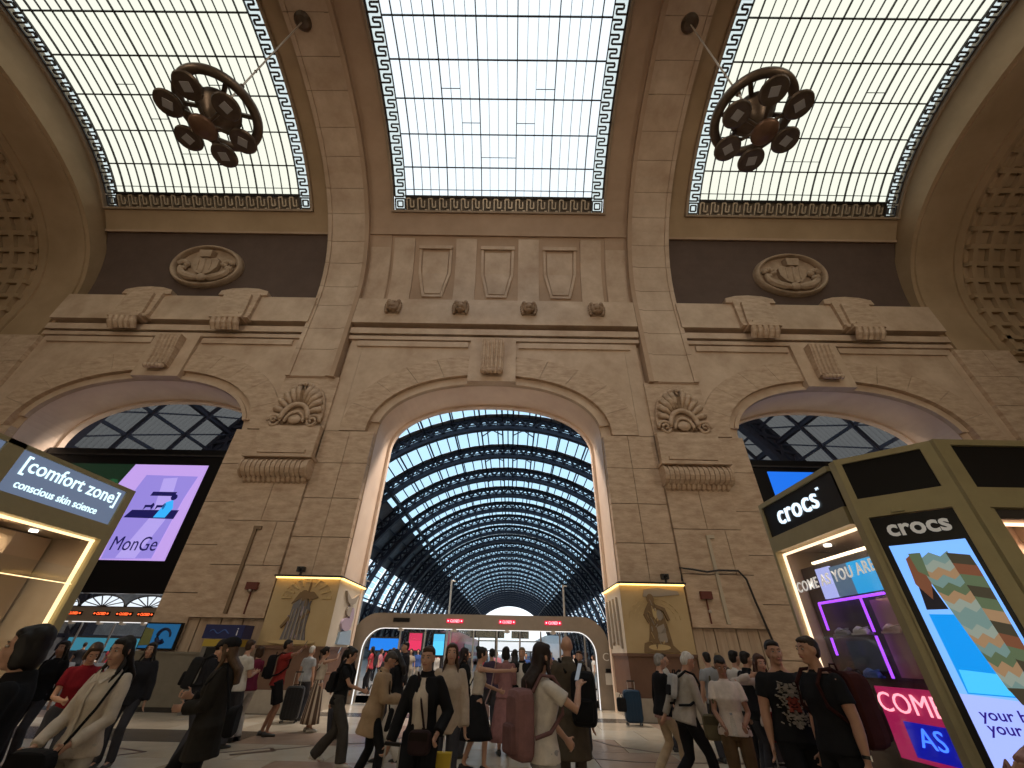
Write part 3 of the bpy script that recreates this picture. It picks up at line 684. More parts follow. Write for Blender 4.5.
# ================================================================== gates
GREY = mat('gate_bronze', (0.33, 0.28, 0.235), 0.4, var=0.06, metal=0.3)
WLED = emat('white_led', (1.0, 0.98, 0.95), 0.75)
RLED = emat('red_led', (0.85, 0.01, 0.06), 0.9)
RTXT = emat('red_led_text', (1.0, 0.6, 0.66), 1.2)
OTXT = emat('orange_led_text', (1.0, 0.12, 0.03), 1.6)
def gate(name, label, x0, x1, yc, signs, lanes, led='CLOSED', letter=None, right_post=True):
    g = thing(name, label, 'gate', ((x0+x1)/2, yc, 0)); ox = (x0+x1)/2; H, r, t = 2.85, 1.0, 0.5; w2 = (x1-x0)/2
    outer, inner = [], []
    def path(hw, h, rad):
        P = [(-hw, 0.0)]
        for i in range(9): f = math.pi-(math.pi/2)*i/8; P.append((-hw+rad+rad*math.cos(f), h-rad+rad*math.sin(f)))
        for i in range(9): f = math.pi/2-(math.pi/2)*i/8; P.append((hw-rad+rad*math.cos(f), h-rad+rad*math.sin(f)))
        return P+[(hw, 0.0)]
    po, pi_ = path(w2, H, r), path(w2-t, H-t, r-0.25); mb = MB(); R = []
    for a, b in zip(po, pi_): R.append([(a[0], -0.22, a[1]), (b[0], -0.22, b[1]), (b[0], 0.22, b[1]), (a[0], 0.22, a[1])])
    mb.rings(R).build('portal_frame', GREY, g)
    pl = path(w2-t-0.0, H-t, r-0.25); p2 = path(w2-t-0.025, H-t-0.025, r-0.27); mb = MB(); R = []
    for a, b in zip(pl, p2): R.append([(a[0], -0.2, a[1]), (b[0], -0.2, b[1]), (b[0], -0.14, b[1]), (a[0], -0.14, a[1])])
    mb.rings(R).build('light_strip', WLED, g)
    for s in signs:
        x = s[0]-ox; hwid = 0.32; m = MB().box(x-hwid, x+hwid, -0.26, -0.2, 2.55, 2.685)
        if s[1]:
            sg = m.build('led_sign', RLED if s[1] == 1 else BLACK, g); tm_ = RTXT if s[1] == 1 else OTXT; text_obj('lettering', led, 0.13, tm_, (x, -0.265, 2.618), (1, 0, 0), (0, 0, 1), sg, width=0.36, offset=0.012)
            for d in (-0.26, 0.26): MB().lathe([(0.0, -0.012), (0.03, -0.012), (0.03, 0.004), (0, 0.004)], (x+d, -0.262, 2.618), 10, ax='y').build('lamp_dot', tm_, sg)
        else: m.build('led_sign', BLACK, g)
        MB().lathe([(0.0, 0.0), (0.13, -0.0), (0.11, -0.1), (0.0, -0.12)], (x, -0.1, 2.36), 12).build('scanner_dome', mat('dome_white', (0.6, 0.55, 0.5), 0.3), g)
    for x in lanes:
        MB().tube([(x-ox, 0.05, 0.0), (x-ox, 0.05, 2.36)], 0.035, 8).build('lane_post', CHROME, g)
    ls = sorted(lanes)
    for a, b in zip(ls, ls[1:]):
        MB().box(a-ox+0.06, b-ox-0.06, 0.04, 0.06, 1.95, 2.32).build('glass_transom', CLEAR, g)
    for x in ls:
        m = MB().box(x-ox-0.09, x-ox+0.09, -0.5, 0.55, 0.0, 0.98); m.box(x-ox-0.07, x-ox+0.07, -0.48, 0.53, 0.98, 1.02); m.build('turnstile', CHROME, g)
    if letter:
        text_obj('letter', letter, 0.36, mat('letter_white', (0.8, 0.78, 0.74), 0.5), (3.58-ox, -0.235, 1.56), (1, 0, 0), (0, 0, 1), g, extrude=0.008)
        m = MB().box(3.5-ox, 3.74-ox, -0.28, -0.22, 0.72, 1.06); ic = m.build('intercom', mat('intercom_white', (0.75, 0.72, 0.66), 0.4), g)
        MB().box(3.53-ox, 3.71-ox, -0.3, -0.22, 1.08, 1.2).build('intercom_screen', BLACK, ic)
    return g
gate('ticket_gate', 'bronze portal gate with red signs in the middle arch', XC-5.05, XC+4.85, 18.45, [(-4.28, 0), (-2.19, 1), (-0.15, 1), (1.64, 1)],
     [-4.31, -3.34, -2.34, -1.45, -0.53, 0.36, 1.17, 1.91, 2.87], letter='C')
gate('ticket_gate', 'bronze portal gate with red signs below the advertising screen wall', XC-20.6, XC-10.9, 18.45, [(-17.2, 2), (-16.1, 2), (-15.2, 2), (-14.36, 2), (-18.4, 2)], [-19.5, -18.2, -16.9, -15.6, -14.3, -13.0])
gate('ticket_gate', 'bronze portal gate beyond the shop kiosk in the far arch', XC+10.9, XC+20.6, 18.45, [(13.0, 2), (15.5, 2), (17.5, 2)], [12.2, 13.6, 15.0, 16.4, 17.8])
# masts behind the middle gate
for px, top in ((452, 580), (563, 585), (366, 580)):
    d = ray(px, top); Y = 21.0; x = d.x*Y/d.y; z = 1.6+d.z*Y/d.y
    o = thing('mast', {452: 'slim steel mast rising behind the gate, left of the far opening', 563: 'slim steel mast rising behind the gate, right of the far opening', 366: 'slim steel mast beside the left wall panel'}[px], 'mast', (x, Y, 0), group='masts behind the middle gate')
    MB().tube([(0, 0, 0), (0, 0, z)], [0.06, 0.045], 8).build('pole', CHROME, o); MB().lathe([(0.14, 0), (0.14, 0.03), (0.06, 0.06)], (0, 0, 0), 12).build('foot', CHROME, o)
    MB().tube([(0, 0, z-0.03), (0.18, 0, z-0.06)], 0.03, 6).build('arm', CHROME, o)
# ---- video walls
def vwall(name, label, x0, x1, ztop, zbot, s, screen_m):
    g = thing(name, label, 'video wall', ((x0+x1)/2, 17.45, 0)); ox = (x0+x1)/2
    MB().box(x0-ox, x1-ox, -0.12, 0.2, zbot, ztop).build('housing', BLACK, g)
    sc_ = MB().box(s[0]-ox, s[1]-ox, -0.15, -0.11, s[2], s[3]).build('screen', screen_m, g)
    MB().box(x0-ox, x1-ox, -0.2, -0.12, ztop-0.35, ztop-0.28).build('housing_rail', IRON, g)
    return g, sc_, ox
LIL = emat('screen_lilac', (0.50, 0.33, 0.78), 0.75)
g, scr, ox = vwall('video_wall', 'large black video wall showing a lilac pet food advert', XC-20.6, XC-10.95, 9.22, 3.25, (-21.4, -13.88, 4.42, 8.45), LIL)
def flat(nm, poly, m, y=-0.155, par=None): return MB().prism([(a-ox, b) for a, b in poly], lambda a, b, d: (a, d, b), y, y+0.006).build(nm, m, par or scr)
GREENS = [emat('ad_green_%d' % i, c, 0.5) for i, c in enumerate([(0.02, 0.10, 0.04), (0.03, 0.22, 0.08), (0.01, 0.03, 0.015), (0.45, 0.25, 0.5)])]
flat('advert_garden', [(-21.4, 5.4), (-21.4, 8.45), (-17.2, 8.45), (-17.9, 6.2), (-18.2, 5.4)], GREENS[2])
for i in range(26):
    x = random.uniform(-21.2, -17.6); z = random.uniform(6.4, 8.2); r = random.uniform(0.15, 0.4)
    flat('advert_leaf', [(x+r*math.cos(a), z+r*0.8*math.sin(a)) for a in [0.9*k for k in range(7)]], GREENS[random.choice((0, 1, 1, 0, 3))], -0.158-0.0005*i)
ox -= 0.32
BAG1, BAG2, NAVY, CYAN = emat('ad_bag', (0.30, 0.24, 0.72), 0.7), emat('ad_bag_light', (0.42, 0.34, 0.80), 0.75), emat('ad_navy', (0.012, 0.01, 0.10), 0.6), emat('ad_cyan', (0.03, 0.35, 0.8), 0.9)
flat('advert_bag', [(-16.75, 4.45), (-16.95, 7.0), (-16.75, 7.95), (-14.42, 7.92), (-14.6, 6.9), (-14.75, 4.5)], BAG1, -0.168)
flat('advert_bag_side', [(-16.2, 4.5), (-15.6, 6.2), (-15.9, 7.8), (-15.3, 7.85), (-14.95, 6.0), (-15.4, 4.5)], BAG2, -0.172)
flat('advert_ribbon', [(-16.75, 6.08), (-16.55, 6.4), (-14.55, 6.42), (-14.62, 6.05)], NAVY, -0.176)
flat('advert_ribbon', [(-16.1, 7.02), (-16.05, 7.2), (-15.0, 7.2), (-15.05, 7.02)], NAVY, -0.176)
flat('advert_figure', [(-15.5, 6.1), (-15.25, 6.75), (-15.0, 6.85), (-14.85, 6.5), (-15.0, 6.1)], CYAN, -0.18)
flat('advert_figure', [(-15.02+0.14*math.cos(a), 6.97+0.14*math.sin(a)) for a in [k*0.8 for k in range(8)]], NAVY, -0.18)
for k in range(2): flat('advert_dog', [(-16.1+0.5*k, 6.4), (-16.1+0.5*k, 6.62), (-15.85+0.5*k, 6.62), (-15.78+0.5*k, 6.72), (-15.7+0.5*k, 6.62), (-15.75+0.5*k, 6.4), (-15.82+0.5*k, 6.52), (-16.02+0.5*k, 6.52)], NAVY, -0.18)
text_obj('lettering', 'MonGe', 0.78, NAVY, (-15.68-ox, -0.178, 5.05), (1, 0, 0), (0, 0, 1), scr, width=1.86, offset=0.0, extrude=0.003)
BLUE = emat('screen_blue', (0.01, 0.16, 0.80), 0.75)
vwall('video_wall', 'black video wall with plain blue screen behind the right kiosk', XC+10.95, XC+20.6, 9.22, 3.25, (11.5, 16.2, 4.42, 8.66), BLUE)
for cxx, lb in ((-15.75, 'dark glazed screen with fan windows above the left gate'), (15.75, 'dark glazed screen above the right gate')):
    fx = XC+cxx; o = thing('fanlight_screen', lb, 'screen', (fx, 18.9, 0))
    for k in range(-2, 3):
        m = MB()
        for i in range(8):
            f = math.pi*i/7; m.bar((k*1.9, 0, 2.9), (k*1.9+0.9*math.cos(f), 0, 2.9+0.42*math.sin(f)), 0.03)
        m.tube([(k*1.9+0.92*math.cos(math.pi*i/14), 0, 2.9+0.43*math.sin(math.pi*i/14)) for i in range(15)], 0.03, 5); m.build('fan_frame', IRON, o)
        MB().prism([(k*1.9+0.9*math.cos(math.pi*i/14), 2.9+0.42*math.sin(math.pi*i/14)) for i in range(15)], lambda a, b, d: (a, d, b), 0.03, 0.04).build('fan_glare_pane', emat('fanlight_glare', (0.8, 0.88, 0.95), 0.8), o)  # glowing pane stands in for the bright reflection in the fan glass
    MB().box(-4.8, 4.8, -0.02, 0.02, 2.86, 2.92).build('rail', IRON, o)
# ================================================================== illustrated covers on the pier bases
OCH = mat('mural_ochre', (0.46, 0.33, 0.165), 0.5, col2=(0.54, 0.40, 0.22), scale=1.0)
PALE = mat('mural_pale', (0.58, 0.50, 0.40), 0.5, col2=(0.66, 0.58, 0.48), scale=1.2)
BRWN = mat('cover_brown', (0.16, 0.085, 0.055), 0.45, var=0.12, scale=2)
PLIN = mat('cover_plinth', (0.42, 0.36, 0.29), 0.4, var=0.1)
YLED = emat('warm_led', (1.0, 0.60, 0.18), 2.6)
def ink(nm, c): return mat('mural_ink_'+nm, c, 0.6)
INKS = dict(s=ink('sepia', (0.20, 0.125, 0.06)), b=ink('blue', (0.17, 0.16, 0.17)), l=ink('lilac', (0.42, 0.33, 0.42)), g=ink('grey', (0.33, 0.28, 0.23)), y=ink('gold', (0.54, 0.40, 0.20)), bl=ink('pale_blue', (0.30, 0.40, 0.52)))
for sg, lb in ((-1, 'ochre illustrated panel box with haloed robed figure at the pier base'), (1, 'ochre illustrated panel box with seated sepia figure at the pier base')):
    x0, x1 = (XC+4.8, XC+6.99) if sg > 0 else (XC-6.99, XC-4.8)
    o = thing('pier_cover', lb, 'panel box', ((x0+x1)/2, 16.75, 0)); hx = (x1-x0)/2; yf, yb = -1.45, 1.15
    MB().box(-hx, hx, yf, yb, 1.66, 3.63).build('panel_box', OCH, o)
    MB().box(-hx+0.02, hx-0.02, yf+0.03, yb, 0.55, 1.62).build('lower_box', BRWN, o); MB().box(-hx-0.03, hx+0.03, yf-0.03, yb, 0, 0.55).build('plinth', PLIN, o)
    MB().box(-hx-0.02, hx+0.02, yf-0.03, yb, 1.6, 1.68).build('dado_rail', BRWN, o)
    MB().box(-hx-0.06, hx+0.06, yf-0.14, yb, 3.66, 3.72).build('top_canopy', IRON, o)
    MB().box(-hx, hx, yf-0.11, yf-0.03, 3.62, 3.66).build('light_strip', YLED, o)
    xi = -sg*(hx+0.004)
    MB().box(*sorted((xi, xi-sg*0.09)), yf, yb, 3.62, 3.66).build('light_strip', YLED, o)
    MB().box(*sorted((xi, xi-sg*0.006)), yf, yb, 1.68, 3.62).build('side_mural', PALE, o)
    ctr = [0]
    def fl(poly, m, nm='mural_shape'): ctr[0] += 1; MB().prism(poly, lambda a, b, d: (a, d, b), yf-0.003-0.0012*ctr[0], yf).build(nm, INKS[m], o)
    def sd(poly, m, nm='mural_shape'): ctr[0] += 1; MB().prism(poly, lambda a, b, d: (d, a, b), xi-sg*(0.006+0.001*ctr[0]), xi).build(nm, INKS[m], o)
    el = lambda cx, cz, rx, rz, n=18: [(cx+rx*math.cos(2*math.pi*i/n), cz+rz*math.sin(2*math.pi*i/n)) for i in range(n)]
    random.seed(20+sg)
    for i in range(3):                         # faint halo rings or arc strokes
        rr = 0.55+0.14*i; ce = (0.1, 3.0) if sg < 0 else (-0.05, 2.6)
        for q in range(10):
            f0, f1 = math.pi*(q+0.1)/10, math.pi*(q+0.75)/10
            if ce[1]+rr*0.9 > 3.6 and sg > 0: continue
            fl([(ce[0]+rr*math.cos(f0), ce[1]+0.75*rr*math.sin(f0)), (ce[0]+(rr+0.02)*math.cos(f0), ce[1]+0.75*(rr+0.02)*math.sin(f0)), (ce[0]+(rr+0.02)*math.cos(f1), ce[1]+0.75*(rr+0.02)*math.sin(f1)), (ce[0]+rr*math.cos(f1), ce[1]+0.75*rr*math.sin(f1))], 'y')
    if sg < 0:
        for i in range(9):
            f = math.pi*(0.02+0.96*i/8); a = f-0.04; b = f+0.04
            fl([(0.1+0.5*math.cos(a), 3.0+0.4*math.sin(a)), (0.1+0.85*math.cos(a), 3.0+0.62*math.sin(a)), (0.1+0.85*math.cos(b), 3.0+0.62*math.sin(b)), (0.1+0.5*math.cos(b), 3.0+0.4*math.sin(b))], 'y')
        fl([(-0.42, 1.75), (-0.3, 2.4), (-0.28, 2.85), (-0.05, 3.02), (0.2, 2.95), (0.32, 2.7), (0.3, 2.2), (0.42, 1.75)], 'b')
        fl(el(0.0, 3.1, 0.14, 0.17), 's'); fl([(-0.35, 2.85), (-0.15, 3.2), (0.3, 3.22), (0.5, 3.05), (0.3, 2.98), (0.0, 3.05)], 's')
        fl([(0.05, 1.8), (0.12, 3.5), (0.16, 3.5), (0.1, 1.8)], 's')
        for q in range(26):                    # hatching of the robe
            x, z = random.uniform(-0.34, 0.3), random.uniform(1.8, 2.85); l_ = random.uniform(0.1, 0.3); t_ = random.uniform(-0.05, 0.05); fl([(x, z), (x+0.018, z), (x+0.018+t_, z+l_*0.8), (x+t_, z+l_*0.8)], random.choice('sgbl'))
        fl([(-0.3, 2.5), (-0.5, 2.2), (-0.46, 2.15), (-0.24, 2.4)], 's'); fl([(0.28, 2.7), (0.12, 2.45), (0.16, 2.4), (0.34, 2.62)], 's')
        for k in range(5): fl([(-0.3+0.14*k, 1.8), (-0.22+0.11*k, 2.7), (-0.19+0.11*k, 2.7), (-0.26+0.14*k, 1.8)], 'g')
        fl(el(0.0, 1.78, 0.75, 0.06), 'y')
        sd([(-0.8, 3.35), (-0.2, 3.15), (0.1, 3.2), (0.6, 3.4), (0.3, 3.05), (-0.1, 2.95), (-0.5, 3.05)], 'g'); sd(el(-0.1, 2.75, 0.3, 0.15), 'g'); sd(el(-0.15, 2.35, 0.5, 0.2), 'l'); sd([(-0.7, 1.75), (-0.6, 2.1), (0.4, 2.2), (0.6, 1.75)], 'bl'); sd(el(0.2, 2.6, 0.2, 0.3), 'l')
    else:
        fl([(-0.35, 3.28), (-0.3, 3.5), (0.2, 3.56), (0.85, 3.46), (0.9, 3.36), (0.3, 3.3)], 'g')
        fl(el(-0.12, 3.22, 0.12, 0.15), 's'); fl([(-0.3, 2.95), (-0.2, 3.12), (0.0, 3.1), (0.2, 2.9), (0.32, 2.4), (0.4, 1.9), (0.2, 1.72), (-0.4, 1.72), (-0.3, 2.2), (-0.22, 2.6)], 's')
        fl([(-0.12, 2.9), (0.02, 2.95), (0.05, 2.6), (-0.08, 2.5)], 'y'); fl([(-0.05, 2.4), (0.2, 2.5), (0.25, 2.0), (0.0, 1.95)], 'g'); fl(el(0.1, 2.75, 0.09, 0.16), 'g')
        fl([(-0.55, 1.72), (-0.5, 1.95), (-0.2, 2.05), (0.35, 1.95), (0.6, 1.72)], 's'); fl(el(-0.05, 1.85, 0.35, 0.08), 'y')
        for q in range(34):                    # sepia strokes modelling the seated figure
            z = random.uniform(1.78, 3.05); x = random.uniform(-0.3, 0.12+0.2*(3.05-z)); l_ = random.uniform(0.08, 0.24); t_ = random.uniform(-0.1, 0.1); fl([(x, z), (x+0.02, z-0.01), (x+0.02+t_, z+l_*0.7), (x+t_, z+l_*0.7)], random.choice('sgsy'))
        fl([(0.0, 3.05), (0.3, 2.95), (0.42, 2.6), (0.34, 2.58), (0.24, 2.85), (0.0, 2.95)], 's'); fl([(-0.28, 3.0), (-0.42, 2.75), (-0.3, 2.5), (-0.24, 2.54), (-0.33, 2.75), (-0.2, 2.95)], 's')
        for k in range(4): a = -1.1+0.55*k; sd([(a, 1.8+0.1*(k % 3)), (a+0.05, 2.6+0.2*(k % 2)), (a+0.12, 3.3), (a+0.2, 2.7), (a+0.16, 1.9)], 'g')
# conduits, alarm boxes, cable, small cameras on the piers
for x, z0, z1, lb in ((-9.5, 2.53, 5.3, 'brown wall conduit on the pier left of the middle arch'), (7.17, 2.53, 5.28, 'pale wall conduit on the pier right of the middle arch')):
    o = thing('conduit', lb, 'conduit', (x, 15.36, z0), group='pier conduits'); m_ = mat('conduit_paint' + ('a' if x < 0 else 'b'), (0.20, 0.13, 0.075) if x < 0 else (0.5, 0.42, 0.31), 0.5)
    MB().box(-0.055, 0.055, -0.04, 0.03, 0, z1-z0).build('channel', m_, o); MB().box(-0.06, 0.22, -0.06, 0.03, z1-z0-0.05, z1-z0+0.06).build('end_cap', m_, o)
RED = mat('alarm_red', (0.13, 0.03, 0.02), 0.5)
for x, lb in ((-8.88, 'small dark red alarm box on the left pier'), (6.61, 'small dark red alarm box on the right pier')):
    o = thing('alarm_box', lb, 'alarm box', (x, 15.38, 2.53), group='alarm boxes')
    MB().box(-0.19, 0.19, -0.14, 0.0, 0.72, 0.95).build('housing', RED, o); MB().box(-0.02, 0.02, -0.03, 0.0, 0.0, 0.72).build('cable', RED, o); MB().ball((0, -0.1, 0.35 if x > 0 else 0.7), 0.05, 0.05, 0.05).build('detector', mat('det', (0.5, 0.45, 0.4), 0.5), o)
cb = thing('cable', 'dark cable looping along the right pier above the panel box', 'cable', (6.0, 15.25, 3.78))
MB().tube([(-0.12, 0, 0.0), (-0.12, 0, 0.42), (0.3, 0, 0.38), (0.8, -0.02, 0.3), (1.2, -0.02, 0.36), (1.9, 0, 0.36), (2.1, 0, 0.1), (2.22, 0.03, -0.6), (2.45, 0.03, -1.9)], 0.035, 6).build('wire', IRON, cb)
for x, lb in ((-7.3, 'small security camera on top of the left panel box'), (5.3, 'small security camera on top of the right panel box')):
    o = thing('security_camera', lb, 'camera', (x, 15.22, 3.72), group='security cameras')
    MB().box(-0.14, 0.1, -0.09, 0.09, 0.1, 0.26).build('body', IRON, o); MB().box(-0.03, 0.03, -0.03, 0.03, 0, 0.1).build('stand', IRON, o); MB().lathe([(0.06, 0), (0.05, 0.06), (0.0, 0.06)], (-0.02, -0.09, 0.18), 10, ax='y', M=Matrix.Diagonal((1, -1, 1))).build('lens', BLACK, o)
# ticket machine, poster case and low casing beside the left pier
tm = thing('ticket_machine', 'yellow ticket machine with a navy sign by the left pier', 'ticket machine', (-8.75, 14.75, 0))
MB().box(-0.5, 0.5, -0.3, 0.4, 0, 1.62).build('body', mat('tm_grey', (0.16, 0.15, 0.14), 0.4), tm); MB().box(-0.52, 0.52, -0.32, 0.4, 1.62, 1.8).build('yellow_band', mat('tm_yellow', (0.42, 0.30, 0.04), 0.4), tm); MB().box(-0.6, 0.6, -0.34, 0.2, 1.82, 2.18).build('header', mat('tm_navy', (0.012, 0.018, 0.10), 0.4), tm)
MB().box(-0.36, 0.3, -0.32, -0.29, 1.1, 1.6).build('screen', BLACK, tm); text_obj('lettering', 'i', 0.3, mat('tm_white', (0.7, 0.7, 0.75), 0.4), (0.42, -0.345, 2.0), (1, 0, 0), (0, 0, 1), tm)
MB().tube([(-0.42+0.05*i, -0.345, 2.0+0.05*math.sin(0.9*i)) for i in range(13)], 0.014, 6).build('wave_mark', mat('tm_blue', (0.05, 0.12, 0.4), 0.4), tm)
cs = thing('casing', 'low grey casing at the foot of the left pier', 'casing', (-10.6, 15.2, 0))
MB().box(-1.35, 1.2, -0.25, 0.16, 0.12, 1.4).build('shell', mat('casing_grey', (0.17, 0.15, 0.115), 0.45, var=0.1), cs); MB().box(-1.3, 1.15, -0.2, 0.22, 0, 0.12).build('kick_plate', IRON, cs); MB().box(-1.4, 1.25, -0.28, 0.22, 1.4, 1.46).build('top', MATS['casing_grey'], cs)
ps = thing('poster_case', 'blue poster case on the left pier above the casing', 'poster', (-11.3, 15.36, 0))
MB().box(-0.58, 0.58, -0.06, 0.06, 1.5, 2.24).build('case', BLACK, ps); pb = MB().box(-0.54, 0.54, -0.075, -0.05, 1.54, 2.2).build('poster', emat('poster_blue', (0.02, 0.16, 0.38), 0.35), ps)
MB().prism([(-0.54, 1.6), (-0.2, 1.62), (-0.25, 2.05), (-0.54, 2.1)], lambda a, b, d: (a, d, b), -0.082, -0.07).build('poster_shape', mat('poster_olive', (0.2, 0.22, 0.08), 0.5), pb)
MB().tube([(0.12+0.24*math.cos(0.42*i)*(1-0.04*i), -0.08, 1.85+0.24*math.sin(0.42*i)*(1-0.03*i)) for i in range(14)], [0.03+0.004*i for i in range(14)], 6).build('poster_shape', mat('poster_navy', (0.01, 0.015, 0.06), 0.5), pb)
# ================================================================== chandeliers
def chandelier(label, X, Y, rot):
    c = thing('chandelier', label, 'chandelier', (X, Y, 16.3), rot, group='bronze ring chandeliers'); c.scale = (0.9, 0.9, 0.9)
    MB().torus((0, 0, 0), 1.28, 0.17, 56, 10).build('ring', BRONZE, c, smooth=True)
    top = P1.at(P1.s_of_y(Y), -0.1)[1]-16.3; top /= 0.9
    MB().tube([(0, 0, 0.2), (0, 0, top)], 0.035, 8).build('rod', mat('rod_metal', (0.55, 0.46, 0.36), 0.4, metal=0.3), c)
    kn = MB()
    for z, r in ((1.75, 0.10), (1.95, 0.14), (2.15, 0.09), (3.6, 0.06)): kn.ball((0, 0, z), r, r, r*0.8)
    kn.build('knop', BRONZE, c, smooth=True)
    MB().lathe([(0.42, 0), (0.42, -0.12), (0.3, -0.25), (0.1, -0.3)], (0, 0, top), 20).build('ceiling_rose', BRONZE, c)
    MB().lathe([(0.08, 0.4), (0.3, 0.25), (0.72, 0.1), (0.75, 0.0), (0.55, -0.2), (0.35, -0.45), (0.22, -0.65), (0.0, -0.7)], (0, 0, 0), 28).build('dish', BRONZE, c, smooth=True)
    for i in range(6):
        a = 2*math.pi*i/6; e = Vector((math.cos(a), math.sin(a), 0)); MB().bar(e*0.62+Vector((0, 0, 0.03)), e*1.25, 0.14, 0.1).build('spoke', BRONZE, c)
    MB().tube([(0, 0, -0.65), (0, 0, -1.3)], 0.08, 10).build('stem', BRONZE, c)
    MB().lathe([(0.0, -1.2), (0.38, -1.24), (0.45, -1.3), (0.38, -1.4), (0.15, -1.48), (0.0, -1.5)], (0, 0, 0), 24).build('finial_disc', mat('finial_bronze', (0.16, 0.085, 0.05), 0.45, var=0.2, metal=0.4), c, smooth=True)
    for i in range(6):
        a = 2*math.pi*(i+0.35)/6; e = Vector((math.cos(a), math.sin(a), 0)); p = e*1.12+Vector((0, 0, -0.95))
        MB().tube([Vector((0, 0, -1.05)), e*0.65+Vector((0, 0, -0.95)), p+Vector((0, 0, 0.12))], 0.06, 8).build('arm', BRONZE, c)
        lp = MB().lathe([(0.0, 0.22), (0.19, 0.19), (0.41, 0.06), (0.46, -0.02), (0.43, -0.09), (0.38, -0.1), (0.0, -0.08)], p, 24).build('floodlight', BRONZE, c)
        u = e.cross(Vector((0, 0, 1))); MB().obox(p+Vector((0, 0, -0.10)), e, u, (0, 0, 1), 0.15, 0.15, 0.015).build('lens', mat('lens_grey', (0.42, 0.40, 0.38), 0.25), lp)
    return c
chandelier('bronze ring chandelier with round floodlights hanging by the left skylight', -9.91, 6.02, 0.2)
chandelier('bronze ring chandelier with round floodlights hanging by the right skylight', 7.59, 5.96, 0.0)
# ================================================================== added fill lighting, out of view: floodlights on the rear cornice
for xr, lb in ((-17, 'added warm fill floodlight, unseen, on the rear cornice nearest the left wall'), (0, 'added warm fill floodlight, unseen, on the rear cornice over the middle portal'), (17, 'added warm fill floodlight, unseen, on the rear cornice nearest the right wall')):
    o = thing('floodlight', lb, 'floodlight', (XC+xr, -6.5, 14.0), group='added cornice fill lights')
    MB().box(-0.5, 0.5, 0.02, 0.5, 0, 0.06).build('bracket', IRON, o); MB().box(-0.45, 0.45, 0.1, 0.55, 0.1, 0.7).build('housing', IRON, o)
    MB().box(-0.4, 0.4, 0.55, 0.57, 0.14, 0.66).build('lens', emat('fill_flood_lens', (1.0, 0.85, 0.65), 3.0), o)
    l = bpy.data.lights.new('fill_flood', 'SPOT'); l.energy = FLOOD_FILL*2; l.color = (1.0, 0.83, 0.64); l.spot_size = math.radians(115); l.spot_blend = 0.6; l.shadow_soft_size = 0.6
    lo = bpy.data.objects.new('fill_flood_lamp', l); COL.objects.link(lo); lo.parent = o; lo.location = (0, 0.7, 0.4)
    lo.rotation_euler = Vector((0, 1, 0.02)).to_track_quat('-Z', 'Y').to_euler()
for xr, lb in ((-15.75, 'added fill lamp, unseen, over the passage behind the left arch'), (0.0, 'added fill lamp, unseen, over the passage behind the middle arch'), (15.75, 'added fill lamp, unseen, over the passage behind the right arch')):  # unseen lamps added to brighten the arch jambs
    o = thing('fill_lamp', lb, 'lamp', (XC+xr, 20.2, 17.0), group='added passage fill lamps')
    MB().box(-2.0, 2.0, -0.4, 0.4, -0.16, 0.0).build('housing', IRON, o); MB().box(-1.9, 1.9, -0.35, 0.35, -0.18, -0.16).build('diffuser', emat('fill_diffuser', (1.0, 0.92, 0.82), 4.0), o)
    l = bpy.data.lights.new('passage', 'AREA'); l.shape = 'RECTANGLE'; l.size = 3.8; l.size_y = 0.7; l.energy = PASSAGE_FILL; l.color = (1.0, 0.86, 0.72)
    lo = bpy.data.objects.new('passage_fill_lamp', l); COL.objects.link(lo); lo.parent = o; lo.location = (0, 0, -0.2)
# ================================================================== shop kiosks
WARM = emat('kiosk_warm_led', (1.0, 0.66, 0.42), 1.8)
INT = mat('kiosk_interior', (0.42, 0.33, 0.25), 0.6, var=0.06)
INTD = mat('kiosk_interior_dark', (0.05, 0.04, 0.04), 0.5)
# ---- right kiosk: footwear shop. plan: face along Y, chamfer with screen, front along X
rk = thing('shop_kiosk', 'olive framed footwear kiosk with lit window and tall advertising screen', 'kiosk', (5.6, 6.0, 0))
def K(x, y, z): return (x-5.6, y-6.0, z)
FX, FY0, FY1, HT = 4.24, 4.96, 6.94, 3.8
A2, B2 = Vector((4.24, 4.96, 0)), Vector((4.91, 4.38, 0)); U2 = (B2-A2).normalized(); N2 = Vector((U2.y, -U2.x, 0)); L2 = (B2-A2).length
if N2.x > 0: N2 = -N2
def kb(nm, m, x0, x1, y0, y1, z0, z1, par=rk): return MB().box(x0-5.6, x1-5.6, y0-6.0, y1-6.0, z0, z1).build(nm, m, par)
def k2(nm, m, u0, u1, z0, z1, d0, d1, par=rk):          # box on the chamfered face, d measured outwards
    c = A2+U2*(u0+u1)/2+N2*(d0+d1)/2; mb = MB(); mb.obox(Vector(K(c.x, c.y, (z0+z1)/2)), U2, (0, 0, 1), N2, (u1-u0)/2, (z1-z0)/2, abs(d1-d0)/2); return mb.build(nm, m, par)
